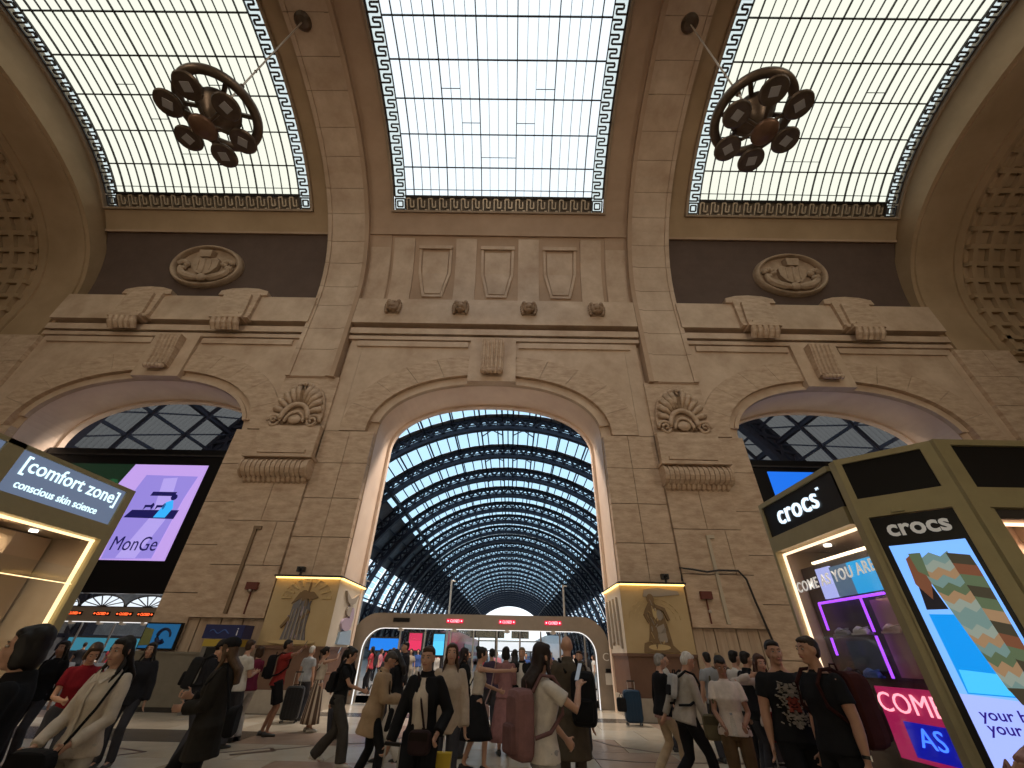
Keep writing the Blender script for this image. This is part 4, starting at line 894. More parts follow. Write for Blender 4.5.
# face along Y
kb('frame_post', OLIVE, FX, FX+0.16, FY0, FY0+0.13, 0, HT); kb('frame_post', OLIVE, FX, FX+0.16, FY1-0.06, FY1, 0, HT)
kb('frame_rail', OLIVE, FX, FX+0.16, FY0+0.2, FY1-0.06, HT-0.07, HT); kb('frame_rail', OLIVE, FX, FX+0.16, FY0+0.2, FY1-0.06, 3.03, 3.25); kb('frame_rail', OLIVE, FX, FX+0.16, FY0+0.2, FY1-0.06, 0.0, 0.25)
sb = kb('sign_board', BLACK, FX+0.03, FX+0.12, FY0+0.2, FY1-0.06, 3.25, HT-0.07)
LETW = emat('sign_letter', (0.70, 0.86, 1.0), 1.0)
text_obj('lettering', 'crocs', 0.42, LETW, K(FX+0.02, 6.05, 3.47), (0, -1, 0), (0, 0, 1), sb, width=0.98, offset=0.006, spacing=1.06, extrude=0.012)
text_obj('lettering', 'TM', 0.05, LETW, K(FX+0.02, 5.5, 3.6), (0, -1, 0), (0, 0, 1), sb)
gl = kb('shop_window', CLEAR, FX+0.07, FX+0.08, FY0+0.2, FY1-0.06, 0.25, 3.03)
text_obj('lettering', 'COME AS YOU ARE', 0.19, mat('sign_white_glow', (0.8, 0.78, 0.74), 0.6, emit=(0.8, 0.76, 0.70), es=0.35), K(FX+0.06, 5.93, 2.53), (0, -1, 0.045), (0, 0, 1), gl, width=1.58, offset=0.012, spacing=1.12, extrude=0.004)  # glow added to lift the dark window lettering
kb('light_strip', WARM, FX+0.1, FX+0.13, FY0+0.22, FY1-0.08, 2.975, 3.005); kb('light_strip', WARM, FX+0.1, FX+0.13, FY1-0.1, FY1-0.07, 0.4, 3.0)
# shell of the kiosk
MB().prism([(FX+0.1, FY1), (FX+0.1, 5.06), (5.0, 4.44), (9.6, 4.44), (9.6, FY1)], lambda a, b, d: K(a, b, d), HT-0.08, HT-0.02).build('roof', OLIVE, rk); kb('back_wall', INT, FX+0.05, 9.6, FY1-0.05, FY1, 0, HT-0.08); MB().prism([(FX+0.1, FY1-0.05), (FX+0.1, 5.1), (5.0, 4.48), (9.6, 4.48), (9.6, FY1-0.05)], lambda a, b, d: K(a, b, d), 0.0, 0.06).build('floor_plate', INTD, rk)
MB().prism([(FX+0.16, FY1-0.06), (FX+0.16, 5.12), (5.1, 4.5), (9.5, 4.5), (9.5, FY1-0.06)], lambda a, b, d: K(a, b, d), 3.04, 3.1).build('shop_ceiling', INT, rk); kb('inner_wall', INT, 6.3, 6.4, 4.7, FY1-0.06, 0.06, 3.04)
for x, y in ((4.7, 6.3), (5.3, 5.5)): MB().lathe([(0, 0), (0.05, 0), (0.05, -0.03), (0, -0.035)], K(x, y, 3.04), 12).build('downlight', emat('downlight_lens', (1, 0.9, 0.75), 3.0), rk)
# display with purple tubes, shelves, shoes, screens
kb('display_panel', INTD, 4.54, 4.58, 5.3, 6.86, 0.2, 2.78)
kb('light_bar', emat('display_bar', (1.0, 0.75, 0.5), 2.5), 4.5, 4.54, 5.4, 6.5, 2.79, 2.82)
d1 = kb('display_screen', emat('display_lilac', (0.42, 0.45, 0.85), 0.8), 4.51, 4.54, 6.2, 6.5, 2.33, 2.72); kb('display_screen', emat('display_steel', (0.10, 0.16, 0.24), 0.6), 4.51, 4.54, 5.85, 6.2, 2.33, 2.7); kb('display_screen', emat('display_cyan', (0.02, 0.30, 0.62), 0.9), 4.51, 4.54, 5.42, 5.85, 2.33, 2.7)
PURP = emat('purple_tube', (0.36, 0.06, 1.0), 1.5); PURP2 = emat('purple_tube_hot', (0.9, 0.55, 1.0), 3.0)
def ptube(a, b): MB().tube([K(*a), K(*b)], 0.016, 8).build('neon_tube', PURP2 if False else PURP, rk)
ptube((4.44, 6.57, 2.28), (4.44, 5.35, 2.28)); ptube((4.44, 6.57, 2.28), (4.44, 6.57, 1.95)); ptube((4.44, 6.57, 1.86), (4.44, 6.57, 1.66)); ptube((4.44, 5.75, 2.28), (4.44, 5.75, 1.9)); ptube((4.44, 5.75, 1.86), (4.44, 5.75, 1.44))
kb('glass_shelf', CLEAR, 4.34, 4.53, 5.3, 6.6, 1.86, 1.875); kb('glass_shelf', CLEAR, 4.34, 4.53, 5.3, 6.6, 1.42, 1.435)
kb('pink_panel', mat('panel_pink', (0.42, 0.22, 0.22), 0.6), 4.5, 4.54, 5.32, 5.7, 1.45, 2.24)
kb('round_mirror', mat('mirror_blue', (0.20, 0.25, 0.32), 0.15, metal=0.6), 4.5, 4.54, 5.85, 6.4, 1.5, 1.82)
def clog(x, y, z, m, i):
    o = thing('clog', ['pale pink clog on the upper glass shelf of the footwear kiosk', 'white clog beside the pink one on the glass shelf', 'grey clog on the glass shelf of the footwear kiosk', 'blue clog on the lower glass shelf of the footwear kiosk', 'dark clog at the far end of the lower glass shelf'][i], 'shoe', (x, y, z), group='clogs in the kiosk window')
    R = []
    for t, w_, h in ((0, 0.02, 0.03), (0.03, 0.038, 0.07), (0.1, 0.042, 0.075), (0.17, 0.05, 0.10), (0.23, 0.045, 0.075), (0.27, 0.02, 0.04)):
        R.append([(w_*math.cos(a), t-0.13, max(0.0, h*0.5+h*0.5*math.sin(a))) for a in [2*math.pi*j/10 for j in range(10)]])
    MB().rings(R).build('upper', m, o, smooth=True); MB().box(-0.045, 0.045, -0.13, 0.14, 0.0, 0.022).build('sole', m, o)
    MB().tube([(-0.045, -0.02, 0.06), (0, -0.13, 0.08), (0.045, -0.02, 0.06)], 0.008, 6).build('heel_strap', m, o)
for i, (y, z, c) in enumerate(((5.45, 1.876, (0.62, 0.42, 0.42)), (5.95, 1.876, (0.65, 0.62, 0.6)), (6.3, 1.876, (0.3, 0.3, 0.33)), (6.05, 1.436, (0.1, 0.18, 0.5)), (6.4, 1.436, (0.06, 0.05, 0.06)))):
    clog(4.44, y, z, mat('clog_%d' % i, c, 0.45), i)
# neon board low in the window
nb = kb('neon_board', emat('neon_board_pink', (0.55, 0.02, 0.12), 0.45), FX+0.12, FX+0.14, 5.0, 6.0, 0.72, 1.36)
kb('neon_board_blue', emat('neon_board_blue', (0.008, 0.012, 0.5), 0.5), FX+0.11, FX+0.125, 5.2, 5.75, 0.76, 1.06, nb)
text_obj('neon_text', 'COME', 0.26, emat('neon_red', (1.0, 0.30, 0.36), 1.6), K(FX+0.1, 5.56, 1.22), (0, -1, 0), (0, 0, 1), nb, width=0.86, offset=-0.004, extrude=0.004)
text_obj('neon_text', 'AS', 0.24, emat('neon_blue', (0.05, 0.16, 1.0), 1.6), K(FX+0.1, 5.45, 0.94), (0, -1, 0), (0, 0, 1), nb, width=0.32, offset=-0.004, extrude=0.004)
# chamfered face with the tall screen
for a, b in ((-0.02, 0.05), (L2-0.06, L2+0.12)): k2('frame_post', OLIVE, a, b, 0, HT, -0.16, 0.0)
k2('frame_rail', OLIVE, 0.05, L2-0.06, HT-0.07, HT, -0.16, 0); k2('frame_rail', OLIVE, 0.05, L2-0.06, 3.04, 3.27, -0.16, 0); k2('sign_board', BLACK, 0.05, L2-0.06, 3.27, HT-0.07, -0.13, -0.03)
k2('hinge', OLIVE, 0.3, 0.42, 3.06, 3.1, 0.0, 0.04); k2('display_case', BLACK, 0.07, L2-0.08, 0.12, 3.02, -0.12, 0.03); k2('case_edge', OLIVE, 0.05, 0.07, 0.1, 3.03, -0.1, 0.045); k2('case_edge', OLIVE, L2-0.08, L2-0.06, 0.1, 3.03, -0.1, 0.045)
SCRB = emat('screen_light_blue', (0.16, 0.38, 0.92), 1.0); SCRL = emat('screen_lavender', (0.30, 0.38, 0.92), 1.0)
s2 = k2('screen', SCRB, 0.13, L2-0.12, 0.3, 2.7, 0.03, 0.036)
def p2d(u, z, d): c = A2+U2*u+N2*d; return K(c.x, c.y, z)
cnt = [0]
def s_flat(poly, m, nm='advert_shape'): cnt[0] += 1; return MB().prism(poly, lambda a, b, d: p2d(a, b, d), 0.036, 0.0375+0.0006*cnt[0]).build(nm, m, s2)
k2l = text_obj('lettering', 'crocs', 0.25, mat('case_letter', (0.55, 0.53, 0.48), 0.5, emit=(0.5, 0.48, 0.44), es=0.25), p2d(0.45, 2.86, 0.036), U2, (0, 0, 1), rk, width=0.54, offset=0.025, extrude=0.006)
s_flat([(0.13, 0.3), (0.13, 1.36), (L2-0.12, 1.30), (L2-0.12, 0.3)], SCRL)
s_flat([(0.19, 1.36), (0.19, 2.02), (0.62, 2.0), (0.70, 1.34)], emat('ad_pool', (0.0, 0.24, 0.70), 0.9))
s_flat([(0.2, 1.37), (0.21, 1.55), (0.66, 1.5), (0.68, 1.35)], emat('ad_pool_light', (0.05, 0.42, 0.85), 1.0))
s_flat([(0.19, 2.06), (0.22, 2.32), (0.30, 2.42), (0.36, 2.06)], emat('ad_shadow', (0.01, 0.008, 0.015), 0.5))
KN = [emat('ad_knit_%d' % i, c, 0.5) for i, c in enumerate([(0.20, 0.32, 0.30), (0.42, 0.26, 0.14), (0.12, 0.17, 0.09), (0.34, 0.40, 0.34), (0.22, 0.08, 0.04), (0.06, 0.05, 0.03)])]
n = 16
for i in range(n):                             # zigzag knitted leg
    t0, t1 = i/n, (i+1)/n
    z0, z1 = 2.6-1.2*t0, 2.6-1.2*t1; l0, l1 = 0.28+0.20*t0, 0.28+0.20*t1; w0, w1 = 0.30-0.13*t0, 0.30-0.13*t1
    s_flat([(l0, z0), (l0+w0*0.25, z0-0.05), (l0+w0*0.5, z0), (l0+w0*0.75, z0-0.05), (l0+w0, z0), (l1+w1, z1), (l1+w1*0.75, z1-0.05), (l1+w1*0.5, z1), (l1+w1*0.25, z1-0.05), (l1, z1)], KN[(0, 3, 1, 0, 2, 1, 3, 0)[i % 8]])
for i in range(12):                            # patterned second leg behind
    t0, t1 = i/12, (i+1)/12; z0, z1 = 2.58-1.25*t0, 2.58-1.25*t1; l0, l1 = 0.56+0.10*t0, 0.56+0.10*t1
    s_flat([(l0, z0), (min(0.74, l0+0.17), z0-0.04), (min(0.74, l1+0.17), z1-0.04), (l1, z1)], KN[(5, 4, 2, 5, 2, 1)[i % 6]])
s_flat([(0.48, 1.42), (0.52, 1.3), (0.62, 1.24), (0.74, 1.28), (0.74, 1.42)], KN[5])
s_flat([(0.22, 2.55), (0.20, 2.3), (0.28, 2.15), (0.33, 2.3), (0.29, 2.6)], KN[4]); s_flat([(0.26, 2.6), (0.27, 2.42), (0.34, 2.36), (0.36, 2.6)], KN[2])
INDI = emat('ad_indigo', (0.03, 0.01, 0.25), 0.6)
for tx, z, uc, wd in (('your b', 1.2, 0.355, 0.31), ('your', 1.09, 0.32, 0.22)): text_obj('lettering', tx, 0.12, INDI, p2d(uc, z, 0.056), U2, (0, 0, 1), s2, width=wd, offset=0.015, extrude=0.001)
# front along X
kb('frame_post', OLIVE, 4.95, 5.12, 4.3, 4.46, 0, HT); kb('frame_rail', OLIVE, 5.12, 9.6, 4.3, 4.46, HT-0.07, HT); kb('frame_rail', OLIVE, 5.12, 9.6, 4.3, 4.46, 3.0, 3.22); kb('sign_board', BLACK, 5.12, 9.6, 4.34, 4.44, 3.22, HT-0.07)
kb('frame_post', OLIVE, 5.12, 5.2, 4.34, 4.46, 0, 3.0); kb('shop_shutter', INTD, 5.2, 9.6, 4.38, 4.42, 2.9, 3.0)
kb('lit_interior', mat('kiosk_peach', (0.62, 0.46, 0.36), 0.6), 5.0, 9.5, 5.2, 5.25, 0.06, 3.04); kb('wall_shelf', INTD, 5.1, 9.4, 4.95, 5.2, 2.35, 2.39); kb('wall_shelf', INTD, 5.1, 9.4, 4.95, 5.2, 1.8, 1.84)
kb('light_bar', WARM, 5.6, 9.2, 4.6, 4.64, 2.99, 3.02); kb('light_bar', WARM, 5.2, 9.2, 4.98, 5.02, 3.0, 3.03)
# ---- left kiosk: skin care shop
lk = thing('shop_kiosk', 'olive framed skin care kiosk with blue lit sign at the left', 'kiosk', (-7.6, 5.8, 0))
def lb_(nm, m, x0, x1, y0, y1, z0, z1, par=lk): return MB().box(x0+7.6, x1+7.6, y0-5.8, y1-5.8, z0, z1).build(nm, m, par)
LX = -6.49
lb_('frame_post', OLIVE, LX-0.16, LX, 6.66, 6.8, 0, HT); lb_('frame_post', OLIVE, LX-0.16, LX, 4.72, 4.94, 2.92, HT); lb_('frame_post', OLIVE, LX-0.16, LX, 3.4, 3.55, 0, HT)
lb_('frame_rail', OLIVE, LX-0.16, LX, 3.55, 6.66, HT-0.06, HT); lb_('frame_rail', OLIVE, LX-0.16, LX, 3.55, 6.66, 2.98, 3.2)
SGN = emat('sign_blue_grey', (0.095, 0.125, 0.19), 0.95); SGT = emat('sign_pale', (0.68, 0.93, 1.0), 1.0)
sg_ = lb_('sign_board', SGN, LX-0.12, LX-0.03, 4.94, 6.66, 3.2, HT-0.06); lb_('sign_board', SGN, LX-0.12, LX-0.03, 3.55, 4.72, 3.2, HT-0.06)
text_obj('lettering', '[comfort zone]', 0.27, SGT, (LX-0.02+7.6, 5.82-5.8, 3.57), (0, 1, 0), (0, 0, 1), sg_, width=1.52, offset=0.008, extrude=0.004)
text_obj('lettering', 'conscious skin science', 0.145, SGT, (LX-0.02+7.6, 5.73-5.8, 3.335), (0, 1, 0), (0, 0, 1), sg_, width=1.25, offset=0.008, extrude=0.004)
lb_('roof', OLIVE, -9.4, LX-0.16, 3.4, 6.8, HT-0.06, HT); lb_('shop_ceiling', INT, -9.3, LX-0.16, 3.5, 6.7, 2.98, 3.04); lb_('back_wall', INT, -9.4, -9.3, 3.4, 6.8, 0, HT-0.06); lb_('end_wall', INT, -9.3, LX-0.16, 6.7, 6.8, 0, HT-0.06); lb_('floor_plate', INTD, -9.3, LX-0.02, 3.5, 6.7, 0, 0.05)
lb_('light_strip', emat('kiosk_gold_led', (1.0, 0.70, 0.36), 1.5), LX-0.13, LX-0.09, 6.62, 6.655, 0.3, 2.96); lb_('light_strip', MATS['kiosk_gold_led'], LX-0.13, LX-0.09, 3.6, 6.66, 2.94, 2.97)
lb_('shop_window', CLEAR, LX-0.06, LX-0.05, 5.0, 6.64, 0.1, 2.55); lb_('window_edge', MATS['kiosk_gold_led'], LX-0.07, LX-0.05, 4.2, 6.64, 2.335, 2.345)
lb_('inner_column', mat('kiosk_taupe', (0.36, 0.27, 0.21), 0.6), -7.35, -7.25, 5.75, 6.65, 0.05, 2.96); lb_('inner_bulkhead', INT, -8.6, -7.0, 3.6, 5.9, 2.62, 2.9)
for z in (2.3, 1.85, 1.4, 0.95): lb_('shelf', mat('shelf_oak', (0.35, 0.22, 0.12), 0.5), -7.9, -7.45, 3.7, 5.7, z, z+0.05); lb_('shelf_light', MATS['kiosk_gold_led'], -7.48, -7.45, 3.7, 5.7, z-0.02, z)
lb_('shelf_back', INTD, -7.95, -7.9, 3.7, 5.7, 0.1, 2.6)
for y in (3.7, 4.35, 5.0, 5.68): lb_('shelf_upright', MATS['shelf_oak'], -7.9, -7.46, y, y+0.05, 0.1, 2.35)
for i, y in enumerate((4.9, 6.1)): MB().lathe([(0, 0), (0.05, 0), (0.05, -0.03), (0, -0.035)], (-7.0+7.6, y-5.8, 2.98), 12).build('downlight', MATS['downlight_lens'], lk)
for i, (x, y, z, E, c) in enumerate(((-7.0, 5.4, 2.85, 30, (1, 0.78, 0.5)), (4.62, 5.9, 2.9, 6, (1, 0.75, 0.55)), (5.9, 4.85, 2.85, 16, (1, 0.75, 0.55)))):
    l = bpy.data.lights.new('kiosk_lamp', 'AREA'); l.energy = E; l.color = c; l.size = 0.5; lo = bpy.data.objects.new('kiosk_lamp', l); COL.objects.link(lo); lo.location = (x, y, z)
# ================================================================== people
TEXW = bpy.data.textures.new('cloth_folds', 'CLOUDS'); TEXW.noise_scale = 0.16; TEXW.noise_depth = 2
TEXH = bpy.data.textures.new('hair_locks', 'CLOUDS'); TEXH.noise_scale = 0.05; TEXH.noise_depth = 2
SKINS = {'a': (0.52, 0.30, 0.21), 'b': (0.44, 0.24, 0.16), 'c': (0.30, 0.155, 0.10), 'd': (0.60, 0.37, 0.28)}
def cl(c):
    n = 'cloth_%03d_%03d_%03d' % tuple(int(v*255) for v in c); return mat(n, c, 0.85, var=0.16, scale=9, bump=0.25, bscale=160, spec=0.15)
def skinm(k): return mat('skin_'+k, SKINS[k], 0.5, var=0.07, scale=14, spec=0.35)
def hairm(c): return mat('hair_%03d_%03d_%03d' % tuple(int(v*255) for v in c), c, 0.5, var=0.3, scale=60, stretch=(1, 1, 0.15), spec=0.3)
SHOEM = {}
def soften(o, vox, it=3, fold=0.0, tex=None):
    r = o.modifiers.new('merge', 'REMESH'); r.mode = 'VOXEL'; r.voxel_size = vox; r.use_smooth_shade = True
    s = o.modifiers.new('smooth', 'SMOOTH'); s.factor = 0.5; s.iterations = it
    if fold: d = o.modifiers.new('folds', 'DISPLACE'); d.texture = tex or TEXW; d.strength = fold; d.mid_level = 0.5; d.texture_coords = 'LOCAL'
def ik(a, c, l1, l2, hint):
    a, c = Vector(a), Vector(c); d = c-a; L = d.length
    if L > (l1+l2)*0.995: c = a+d*((l1+l2)*0.995/L); d = c-a; L = d.length
    d.normalize(); x = (l1*l1-l2*l2+L*L)/(2*L); h = math.sqrt(max(0, l1*l1-x*x))
    hv = Vector(hint); hv = hv-d*hv.dot(d)
    if hv.length < 1e-4: hv = Vector((0, -1, 0))-d*(-d.y)
    return a+d*x+hv.normalized()*h, c
ARM = {'down': (0.27, 0.04, 0.80), 'fwd': (0.24, 0.24, 0.90), 'back': (0.27, -0.2, 0.84), 'phone': (0.07, 0.34, 1.16), 'high': (0.06, 0.34, 1.56), 'chest': (0.06, 0.27, 1.16),
       'bag': (0.13, 0.26, 0.98), 'strap': (0.12, 0.2, 1.27), 'pull': (0.30, -0.25, 0.80), 'hip': (0.22, 0.14, 0.98), 'ear': (0.15, 0.16, 1.60), 'reach': (0.2, 0.60, 1.42)}
PEOPLE = []
def person(label, px, Y, face, H=1.70, sex='f', lean=0.0, stride=0.0, lead=1, head=(0, 0), L='down', R='down', top=('tee', (0.5, 0.5, 0.5)), bot=('trousers', (0.05, 0.05, 0.06)),
           shoes=(0.04, 0.04, 0.04), hair=('short', (0.03, 0.02, 0.015)), skin='a', vox=0.012, facial=True, inner=None, group=None, fold=0.012, X=None, stout=1.0, hide=()):
    k = H/1.75; X = px_x(px, Y) if X is None else X
    root = thing('person', label, 'person', (X, Y, 0), math.radians(face), group)
    ln = math.radians(lean); cL, sL = math.cos(ln), math.sin(ln)
    hipz = 0.95-0.10*stride*stride*3
    def U(x, y, z):                            # upper body leans about the hips
        dz = z-0.95; return Vector((x, y*cL+dz*sL, hipz+dz*cL-y*sL))
    S = lambda p: Vector(p)*k
    sw = (0.172 if sex == 'm' else 0.150)*(1+(stout-1)*0.4); hw = 0.095*(1+(stout-1)*0.5)
    bs = stout*(1.0 if sex == 'm' else 0.94)
    # ---- joints
    sh = {s: U(s*sw, -0.01, 1.395) for s in (-1, 1)}; arms = {}
    for s, a in ((-1, L), (1, R)):
        t = a if isinstance(a, tuple) else (s*ARM[a][0], ARM[a][1], ARM[a][2]); tv = U(*t)
        el, wr = ik(sh[s], tv, 0.295, 0.255, (s*0.55, -0.75, -0.45)); arms[s] = (sh[s], el, wr)
    legs = {}
    for s in (-1, 1):
        f = (stride if s == lead else -stride)*0.9; lift = 0.06 if (s != lead and stride > 0.2) else 0.0
        an = Vector((s*(0.085+0.01*bs), f, 0.085+lift)); hp = Vector((s*hw, 0, hipz-0.02)); kn, an = ik(hp, an, 0.44, 0.435, (0, 1, 0.1)); legs[s] = (hp, kn, an, lift)
    hc = U(0, 0.022, 1.618); hy, hp_ = math.radians(head[0]), math.radians(head[1])
    HM = Matrix.Rotation(-ln, 3, 'X') @ Matrix.Rotation(hy, 3, 'Z') @ Matrix.Rotation(hp_, 3, 'X')
    hpt = lambda x, y, z: S(hc+HM @ Vector((x, y, z)))
    nseg = 14 if vox < 0.016 else 10
    TZ = [(0.84, 0.145, 0.10, 0.0), (0.93, 0.168, 0.118, -0.005), (1.02, 0.148, 0.105, 0.0), (1.12, 0.138, 0.10, 0.005), (1.25, 0.158, 0.115, 0.01), (1.35, 0.168, 0.108, 0.0), (1.40, 0.15, 0.092, -0.005), (1.44, 0.108, 0.076, -0.01), (1.49, 0.06, 0.055, -0.005)]
    if sex == 'f': TZ = [(z, rx*(0.92 if z > 1.2 else (0.9 if 1.0 < z < 1.2 else 1.0)), ry*(1.06 if 1.2 < z < 1.3 else 1.0), y+(0.015 if 1.2 < z < 1.3 else 0)) for z, rx, ry, y in TZ]
    def torso(mb, add, z0, z1, fl=0.0):
        rows = [t for t in TZ if z0 <= t[0] <= z1]
        lo = min(rows)[0]
        R = []
        if z0 < lo-0.02:
            b = rows[0]; R.append([S(U((b[1]*bs+add+fl)*math.cos(2*math.pi*j/nseg), b[3]+(b[2]*bs+add+fl)*math.sin(2*math.pi*j/nseg), z0)) for j in range(nseg)])
        for z, rx, ry, yo in rows:
            g = fl*max(0, (1.1-z))/max(0.1, 1.1-z0) if fl else 0
            R.append([S(U((rx*bs+add+g)*math.cos(2*math.pi*j/nseg), yo+(ry*bs+add+g)*math.sin(2*math.pi*j/nseg), z)) for j in range(nseg)])
        mb.rings(R)
    def limb(mb, pts, rs): mb.tube([S(p) for p in pts], [r*k for r in rs], 10, ref=(0.2, 1, 0.1))
    # ---- body, one surface
    b = MB(); torso(b, -0.012, 0.84, 1.5)
    for s in (-1, 1):
        a0, a1, a2 = arms[s]; b.ball(S(a0), 0.05*k)
        m1 = (a0+a1)/2; m2 = a1*0.65+a2*0.35; am = 1.12*bs if sex == 'm' else 0.92*bs
        limb(b, [a0, m1, a1, m2, a2], [0.05*am, 0.046*am, 0.037*am, 0.038*am, 0.025])
        # hand
        d = (a2-a1).normalized(); th = Vector((0, 0.7, 0.6)) if abs(d.z) > 0.5 else Vector((-s*0.3, 0.2, 1.0))
        th = (th-d*th.dot(d)).normalized(); nr = d.cross(th)*(1 if s > 0 else -1)
        if nr.dot(Vector((-s, 0.3, 0.2))) < 0 and False: nr = -nr
        R_ = []
        for t, wd, tk in ((0.0, 0.025, 0.02), (0.03, 0.036, 0.018), (0.07, 0.042, 0.016), (0.095, 0.04, 0.013)):
            c_ = a2+d*t; R_.append([S(c_+th*wd*math.cos(2*math.pi*j/10)+nr*tk*math.sin(2*math.pi*j/10)) for j in range(10)])
        b.rings(R_)
        grip = not (isinstance(L if s < 0 else R, str) and (L if s < 0 else R) in ('down', 'fwd', 'back'))
        for q, (off, ln_) in enumerate(((0.031, 0.066), (0.0105, 0.076), (-0.0105, 0.07), (-0.031, 0.054))):
            p0 = a2+d*0.088+th*off; c1, c2 = (0.75, 1.7) if grip else (0.3, 0.75)
            p1 = p0+(d*math.cos(c1)+nr*math.sin(c1))*ln_*0.55; p2 = p1+(d*math.cos(c2)+nr*math.sin(c2))*ln_*0.5
            limb(b, [p0-d*0.015, p0, p1, p2], [0.0095, 0.0095, 0.0085, 0.007])
        p0 = a2+d*0.03+th*0.03; p1 = p0+(d*0.55+th*0.75+nr*0.25).normalized()*0.045; limb(b, [p0-th*0.015, p0, p1, p1+(d*0.9+th*0.15+nr*0.45).normalized()*0.03], [0.013, 0.012, 0.0105, 0.008])
        h0, k0, f0, lift = legs[s]
        lg = 1.05 if sex == 'm' else 1.0
        limb(b, [h0+Vector((0, 0, 0.03)), h0*0.5+k0*0.5, k0, k0*0.62+f0*0.38+Vector((0, -0.012, 0)), f0], [0.082*lg, 0.07*lg, 0.05*lg, 0.05*lg, 0.034])
        limb(b, [f0, f0+Vector((0, 0.05, -0.04)), f0+Vector((0, 0.14, -0.055-lift*0.4))], [0.036, 0.038, 0.028])
    limb(b, [U(0, -0.015, 1.42), U(0, -0.005, 1.5), hc+HM @ Vector((0, -0.01, -0.05))], [0.062*bs, 0.054*bs, 0.052*bs])
    def hb(x, y, z, rx, ry, rz): b.ball(hpt(x, y, z), rx*k, ry*k, rz*k, 12, 8, M=HM)
    hb(0, -0.012, 0.025, 0.074, 0.093, 0.088); hb(0, 0.016, -0.028, 0.061, 0.074, 0.084); hb(0, 0.05, -0.088, 0.034, 0.033, 0.027); hb(0, 0.0, -0.07, 0.05, 0.06, 0.035)
    hb(0, 0.062, 0.032, 0.052, 0.024, 0.013)
    for s in (-1, 1): hb(s*0.074, -0.008, -0.008, 0.011, 0.022, 0.032); hb(s*0.034, 0.058, -0.03, 0.024, 0.026, 0.024)
    b.tube([hpt(0, 0.084, 0.015), hpt(0, 0.097, -0.008), hpt(0, 0.110, -0.026), hpt(0, 0.088, -0.036)], [0.008*k, 0.011*k, 0.0155*k, 0.012*k], 8)
    hb(0, 0.084, -0.058, 0.024, 0.011, 0.010)
    body = b.build('body', skinm(skin), root); soften(body, vox, 2)
    # ---- face details
    if facial:
        e = MB()
        for s in (-1, 1):
            e = MB().ball(hpt(s*0.031, 0.078, 0.008), 0.0135*k, 0.009*k, 0.0072*k, 10, 6, M=HM).build('eye', mat('eye_white', (0.42, 0.38, 0.34), 0.3), root, smooth=True)
            MB().ball(hpt(s*0.031, 0.0855, 0.008), 0.0062*k, 0.004*k, 0.0064*k, 8, 6, M=HM).build('iris', mat('eye_dark', (0.02, 0.012, 0.01), 0.2), e, smooth=True)
            MB().tube([hpt(s*0.012, 0.087, 0.029), hpt(s*0.032, 0.085, 0.034), hpt(s*0.052, 0.073, 0.029)], [0.003*k, 0.0036*k, 0.0015*k], 6).build('eyebrow', hairm(tuple(c*0.8 for c in hair[1])) if hair[0] != 'bald' else mat('brow_grey', (0.2, 0.15, 0.12), 0.7), root)
        e = MB(); e.tube([hpt(-0.025, 0.086, -0.058), hpt(-0.01, 0.096, -0.055), hpt(0, 0.0975, -0.057), hpt(0.01, 0.096, -0.055), hpt(0.025, 0.086, -0.058)], [0.003*k, 0.0065*k, 0.006*k, 0.0065*k, 0.003*k], 6)
        e.build('lips', mat('lips', (0.36, 0.13, 0.11), 0.4), root, smooth=True)
    cv = max(vox, 0.012)
    # ---- lower garment
    bk, bc = bot[0], bot[1]; t = MB(); loose = {'trousers': 0.014, 'wide': 0.035, 'shorts': 0.03, 'skirt': 0.0, 'long_skirt': 0.0}[bk]
    if bk in ('trousers', 'wide', 'shorts'):
        R_ = []
        for z, rx, ry in ((0.83, 0.15, 0.105), (0.93, 0.172, 0.122), (1.02, 0.152, 0.11)): R_.append([S(U((rx*bs+loose*0.6)*math.cos(2*math.pi*j/nseg), (ry*bs+loose*0.6)*math.sin(2*math.pi*j/nseg), z)) for j in range(nseg)])
        t.rings(R_)
        for s in (-1, 1):
            h0, k0, f0, lift = legs[s]; q = loose
            if bk == 'shorts': limb(t, [h0+Vector((0, 0, 0.02)), h0*0.5+k0*0.5, k0*0.92+h0*0.08], [0.09+q, 0.085+q, 0.075+q])
            else: limb(t, [h0+Vector((0, 0, 0.02)), h0*0.5+k0*0.5, k0, k0*0.5+f0*0.5, f0+Vector((0, -0.005, -0.025))], [0.09*bs+q*0.6, 0.078*bs+q*0.7, 0.058+q, 0.056+q*1.2, 0.05+q*1.3])
        nm = 'shorts' if bk == 'shorts' else 'trousers'
    else:
        zb = bot[2] if len(bot) > 2 else 0.5; nn = 40; R_ = []; mx = sum((legs[s][2].y for s in (-1, 1)))/2
        for i in range(8):
            f = i/7; z = 1.02-(1.02-zb)*f; w_ = 0.145+0.03*min(1, f*4)+0.13*f; dy = 0.10+0.02*min(1, f*4)+(0.10+0.55*stride)*f
            R_.append([S(Vector(((w_*bs+0.014*math.sin(9*2*math.pi*j/nn)*f)*math.cos(2*math.pi*j/nn), mx*f+(dy*bs+0.014*math.sin(9*2*math.pi*j/nn)*f)*math.sin(2*math.pi*j/nn), z-(0.95-hipz)))) for j in range(nn)])
        t.rings(R_); nm = 'skirt'
    m_ = bot[3] if len(bot) > 3 else cl(bc)
    o = t.build(nm, m_, root, smooth=True)
    if nm != 'skirt': soften(o, cv, 3, fold)
